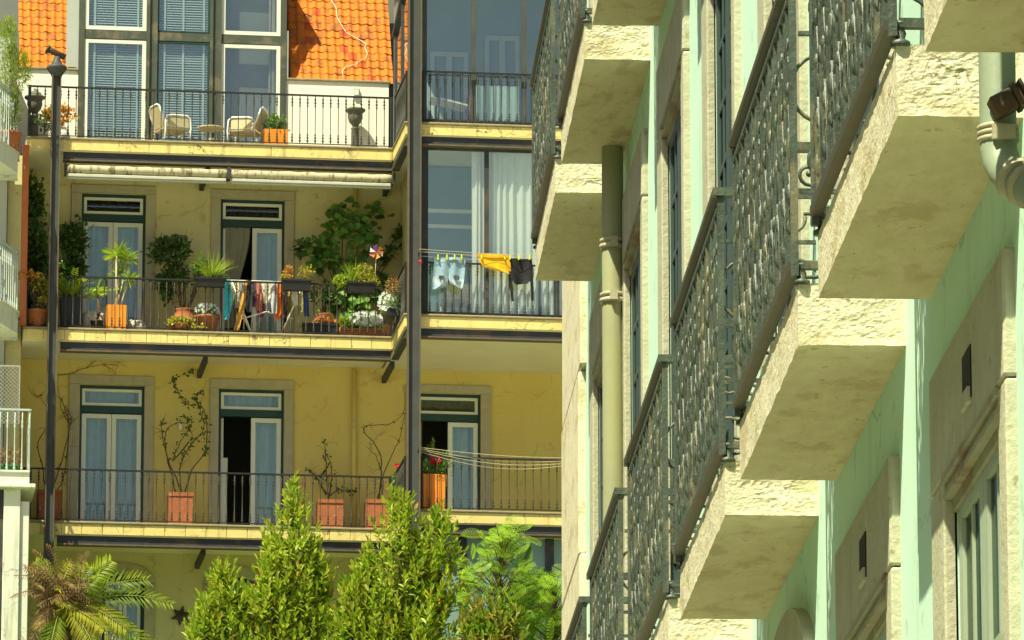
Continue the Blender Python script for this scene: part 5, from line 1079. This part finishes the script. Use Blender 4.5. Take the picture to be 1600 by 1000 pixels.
# ------------------------------------------------------------------ garden trees
l_magb = lm('bronze_magnolia_leaf', (.16, .26, .02), (.40, .30, .05), (.20, .32, .02), .4)
def magnolia(label, u, t, tips, width_, seed, n, lmats=l_mag):
    rr = random.Random(seed); s = S(u, 1000, t); p = thing('magnolia_tree', label, 'tree', (s, t, ZB), group='magnolias below the balconies')
    base = Vector((s, t, ZB)); tr = MB(); cr = MB()
    for k, (tu, tv, hw) in enumerate(tips):       # every leader with its own narrow crown
        top = Vector(B3(tu, tv, t+rr.uniform(-.25, .25))); H = top.z-ZB
        pts = [base+(top-base)*(i/8)+Vector((0, 0, 0))+Vector((rr.uniform(-.04, .04), rr.uniform(-.04, .04), 0))*(i not in (0, 8)) for i in range(9)]
        for i in range(9): q = i/8; pts[i].x = base.x+(top.x-base.x)*min(1, q*1.8); pts[i].y = base.y+(top.y-base.y)*min(1, q*1.8)
        tr.tube(pts, [.06*(1-.9*i/8)+.006 for i in range(9)], 7)
        for i in range(n):
            f = rr.random()**.8; z = top.z-f*H*.86; rad = hw*.0120*(.04+1.0*min(1, f*1.75)**.85)*(rr.uniform(.65, 1.08) if f < .3 or rr.random() < .85 else rr.uniform(1.1, 1.4)); a = rr.uniform(0, 6.283); k2 = math.sqrt(rr.random())
            ax = base.lerp(top, min(1, (z-ZB)/H)); ax.x = base.x+(top.x-base.x)*min(1, (z-ZB)/H*1.8); ax.y = base.y+(top.y-base.y)*min(1, (z-ZB)/H*1.8)
            q = Vector((ax.x+math.cos(a)*rad*k2, ax.y+math.sin(a)*rad*k2*.8, z)); d = Vector((math.cos(a)*.55*k2, math.sin(a)*.5*k2, 1)).normalized(); l = rr.uniform(.2, .36)
            if i % 4 == 0: tr.tube([Vector((ax.x, ax.y, z-.25*rad-.1)), q.lerp(Vector((ax.x, ax.y, z)), .4)+Vector((0, 0, -.05)), q], [.012, .008, .004], 4)
            for j in range(9):
                g = j/8; b0 = q+d*l*g; aa = j*2.4+i; el = .15+g*.85; sd = Vector((math.cos(aa), math.sin(aa), 0)); dr = (sd*(1.15-el)+d*el+Vector((0, 0, .12))).normalized(); nn = Vector((0, 0, 1))*(.4)+d.cross(sd)*.2-sd*el
                k3 = rr.uniform(.6, 1.3); cr.leaf(b0, dr, nn, .155*k3, .058*k3, 0 if rr.random() > .015 else 1)
    tr.build('trunk', m_bark, p); cr.build('crown', [lmats, l_oran], p)
TT = -4.6
magnolia('slender magnolia with one tall tip rising past the lower railing', 457, TT, [(456, 768, 52), (424, 858, 34), (492, 872, 30)], 1, 3, 230)
magnolia('broad magnolia with twin tips in front of the steel column', 630, TT-.3, [(626, 782, 62), (688, 815, 46), (578, 872, 46), (550, 930, 30), (655, 850, 50)], 1, 7, 220)
magnolia('low young magnolia in front of the second arched door', 350, TT-.1, [(348, 898, 36), (380, 935, 28), (322, 950, 24)], 1, 11, 130)
magnolia('bronze tinted magnolia low at the right of the garden', 775, TT-.9, [(772, 925, 34), (800, 955, 24), (742, 955, 24)], 1, 17, 90, l_magb)
# feathery tree
def feather(label, u, t, top, fr, seed, nf):
    rr = random.Random(seed); s = S(u, 1000, t); p = thing('feathery_tree', label, 'tree', (s, t, ZB)); base = Vector((s, t, ZB)); tr = MB(); cr = MB(); tp = Vector(B3(*top, t)); tr.tube([base, base.lerp(tp, .5)+Vector((.05, 0, 0)), tp], [.06, .035, .01], 8)
    for i in range(nf):
        c = Vector(B3(*rr.choice(fr), t))+Vector((rr.gauss(0, .17), rr.gauss(0, .3), rr.gauss(0, .16))); a = rr.uniform(0, 6.283); d = Vector((math.cos(a), math.sin(a)*.6-.2, rr.uniform(-.5, .9))).normalized(); L = rr.uniform(.3, .5); o = c-d*L*.4
        h = min(max((o.z-.4-ZB)/(tp.z-ZB), 0), 1); tr.tube([base.lerp(tp, h), o.lerp(base.lerp(tp, h), .4)+Vector((0, 0, .05)), o], [.012, .008, .004], 4)
        pts = [o+d*L*q/8+Vector((0, 0, -.22*L*(q/8)**2)) for q in range(9)]; tr.tube(pts, .004, 3, 0, False)
        sd = d.cross(Vector((rr.uniform(-.5, .5), -.9, .7))).normalized()
        for j in range(1, 10):
            q = j/9; pt = o+d*L*q+Vector((0, 0, -.22*L*q*q)); pl = .15*math.sin(math.pi*(.15+.8*q))
            for sg in (-1, 1):
                e = (sd*sg+d*.45+Vector((0, 0, -.18))).normalized(); m_ = 7
                for k in range(1, m_+1):
                    pp = pt+e*pl*k/m_; cr.leaf(pp, (d*.9+e*.35), (.2, -.5, 1), .022, .012); cr.leaf(pp, (d*-.7+e*.45), (.2, -.5, 1), .022, .012)
    tr.build('trunk', m_twig, p); cr.build('crown', l_fern, p)
feather('light green feathery leafed tree in front of the glazed garden room', 765, TT-.5, (785, 845), [(785, 835), (770, 860), (800, 850), (745, 880), (775, 900), (815, 900), (740, 930), (800, 940), (760, 960), (835, 930), (740, 980), (780, 990)], 5, 150)
feather('light green feathery bush at the foot of the mint house corner', 862, TT, (868, 900), [(868, 905), (850, 930), (880, 930), (860, 960), (885, 970), (840, 975), (870, 990), (820, 990), (895, 950)], 8, 110)
# banana plant
t = TT+1.2; s = S(820, 1000, t); bn = thing('banana_plant', 'banana plant with two big pale green leaves behind the feathery trees', 'plant', (s, t, ZB))
b = MB(); b.tube([(s, t, ZB), (s+.03, t, ZB+.9), (s, t, ZB+1.7)], [.12, .1, .06], 10); b.build('stem', l_ban, bn)
def bigleaf(pts, w):
    P = [Vector(B3(u, v, t+dt)) for u, v, dt in pts]; b = MB(); N = 20; V = []; 
    def cat(q):
        x = q*(len(P)-1); i = min(int(x), len(P)-2); f = x-i; a = P[max(i-1, 0)]; b_ = P[i]; c_ = P[i+1]; d = P[min(i+2, len(P)-1)]; return .5*((2*b_)+(c_-a)*f+(2*a-5*b_+4*c_-d)*f*f+(3*b_-3*c_+d-a)*f**3)
    for i in range(N+1):
        q = i/N; c_ = cat(q); d = (cat(min(1, q+.02))-cat(max(0, q-.02))).normalized(); sd = d.cross(Vector((.25, -1, .2))).normalized(); ww = w*math.sin(math.pi*min(1, .12+q*.88))**.6*(1+.06*(i % 2)); V += [c_-sd*ww+Vector((0, -.06, .02*(i % 2))), c_-sd*ww*.5+Vector((0, -.02, 0)), c_+Vector((0, .03, 0)), c_+sd*ww*.5+Vector((0, -.02, 0)), c_+sd*ww+Vector((0, -.06, -.02*(i % 2)))]
    b.raw(V, [(i*5+k, i*5+k+1, (i+1)*5+k+1, (i+1)*5+k) for i in range(N) for k in range(4)], 0, True); b.tube([cat(i/N)+Vector((0, -.0, 0)) for i in range(N+1)], [.018*(1-i/N)+.004 for i in range(N+1)], 5); b.build('leaf', l_ban, bn)
bigleaf([(805, 1000, 0), (806, 940, 0), (815, 895, -.05), (828, 852, -.1)], .20); bigleaf([(815, 1000, .1), (822, 950, .05), (838, 910, -.1), (851, 888, -.3)], .17); bigleaf([(830, 1000, .1), (846, 945, .1), (862, 905, 0), (872, 900, -.2)], .14)
# ------------------------------------------------------------------ palm at the lower left
t = -2.6; s = S(100, 1000, t); pm = thing('palm_tree', 'shaggy palm with dead brown fronds at the lower left corner', 'palm', (s, t, ZB)); rr = random.Random(77)
crown = Vector(B3(98, 950, t)); b = MB(); b.tube([(s, t, ZB), (s, t, ZB+.6), crown-Vector((0, 0, .15))], [.2, .18, .16], 12); b.build('trunk', m_bark, pm)
def frond(o, e, droop, n, L0, m, drop=.15, wv=.022):
    o = Vector(o); e = Vector(e); mid = o.lerp(e, .5)+Vector((0, 0, droop)); P = [o*(1-q)**2+mid*2*q*(1-q)+e*q*q for q in [i/14 for i in range(15)]]; b = MB(); b.tube(P, [.014*(1-i/15)+.003 for i in range(15)], 5)
    for i in range(n):
        q = .12+.88*i/n; x = q*14; k = min(int(x), 13); p = P[k].lerp(P[k+1], x-k); d = (P[k+1]-P[k]).normalized(); sd = d.cross(Vector((.15, -.8, .6))).normalized(); l = L0*math.sin(math.pi*(.12+.8*q))**.7
        for sg in (-1, 1):
            dr = (sd*sg+d*.75+Vector((rr.uniform(-.12, .12), rr.uniform(-.2, .1), -drop+rr.uniform(-.12, .12)))).normalized(); b.leaf(p, dr, (0, -1, .5), l*rr.uniform(.85, 1.1), wv, 0, 0)
    b.build('frond', m, pm)
G = [((150, 893, -.3), (155, 900), .10, l_palm, .3), ((165, 880, -.3), (175, 875), .05, l_lime, .34), ((250, 935, -.2), (272, 945), .42, l_palm, .34), ((215, 905, .1), (232, 905), .25, l_palm, .40), ((190, 960, -.5), (200, 985), .25, l_palmy, .34), ((160, 960, -.7), (165, 985), .2, l_palmy, .3), ((220, 970, -.3), (225, 1005), .35, l_palm, .36), ((120, 1000, -.8), (150, 1015), .25, l_palmy, .34), ((60, 880, -.3), (55, 878), .1, l_palm, .3), ((200, 1010, -.6), (205, 1020), .3, l_palmy, .34), ((240, 990, 0), (250, 1020), .4, l_palm, .34), ((90, 1000, -.7), (75, 1030), .2, l_palm, .3), ((130, 905, -.2), (140, 885), .1, l_palm, .3)]
for (u0, v0, dt), (u, v), dr, m, L in G: frond(crown+Vector((rr.uniform(-.08, .08), -.1, rr.uniform(-.05, .1))), B3(u, v, t+dt), dr, 24, L*1.15, m, wv=.028)
for i in range(60):                              # the dead skirt
    u = rr.choice([rr.uniform(35, 160), rr.uniform(50, 130)]); v = rr.uniform(868, 1010); q = rr.uniform(-.7, .3); o = crown+Vector((rr.uniform(-.3, .3), rr.uniform(-.2, .1), rr.uniform(-.3, .35))); frond(o, B3(u, v, t+q), rr.uniform(.05, .35), 14, rr.uniform(.16, .28), l_dead if i % 4 else l_palmy, .6, .018)
for i, (u, v) in enumerate(((22, 900), (15, 935), (140, 862), (50, 858), (72, 850))): frond(crown+Vector((rr.uniform(-.1, .1), 0, .1)), B3(u, v, t-.2), .35, 16, .14, l_dead, .7, .012)
# plants on the neighbour's balconies
bp = thing('balcony_bush', 'tall yellow green bush on the neighbouring top balcony at the left edge', 'plant', (S(15, 200, -.6), -.6, Z(0, 218, -1.45))); b = MB(); s = S(15, 200, -.6); potlathe(b, s, -.6, Z(0, 218, -1.45), .18, .22, .35); b.build('pot', m_terra, bp)
b = MB()
for i, (u, v, ru, rv, n) in enumerate(((12, 60, 14, 34, 420), (22, 110, 22, 40, 620), (14, 170, 20, 40, 520), (40, 110, 8, 24, 120))): cloud(b, B3(u, v, -.6), (ru*.0123, .25, rv*.0123), n, .13, .016, i, up=.6)
b.build('foliage', [l_gras], bp); b = MB(); stems(b, (s, -.6, Z(0, 218, -1.45)+.3), B3(15, 110, -.6), (.25, .2, .7), 9, .012, 4); b.build('stems', m_twig, bp)
s, z = S(10, 720, -.7), zb3
cp = thing('flower_box', 'green flower box with brown stems on the neighbouring lower balcony', 'planter', (s, -.7, z)); b = MB(); b.box(s-.3, s+.22, -.8, -.6, z, z+.2, bev=.02); b.build('trough', fab('green_plastic', (.03, .22, .06)), cp); b = MB(); cloud(b, (s, -.7, z+.35), (.28, .12, .2), 120, .1, .03, 4); stems(b, (s, -.7, z+.15), (s, -.7, z+.4), (.25, .1, .2), 10, .01, 5); b.build('foliage', l_dead, cp)
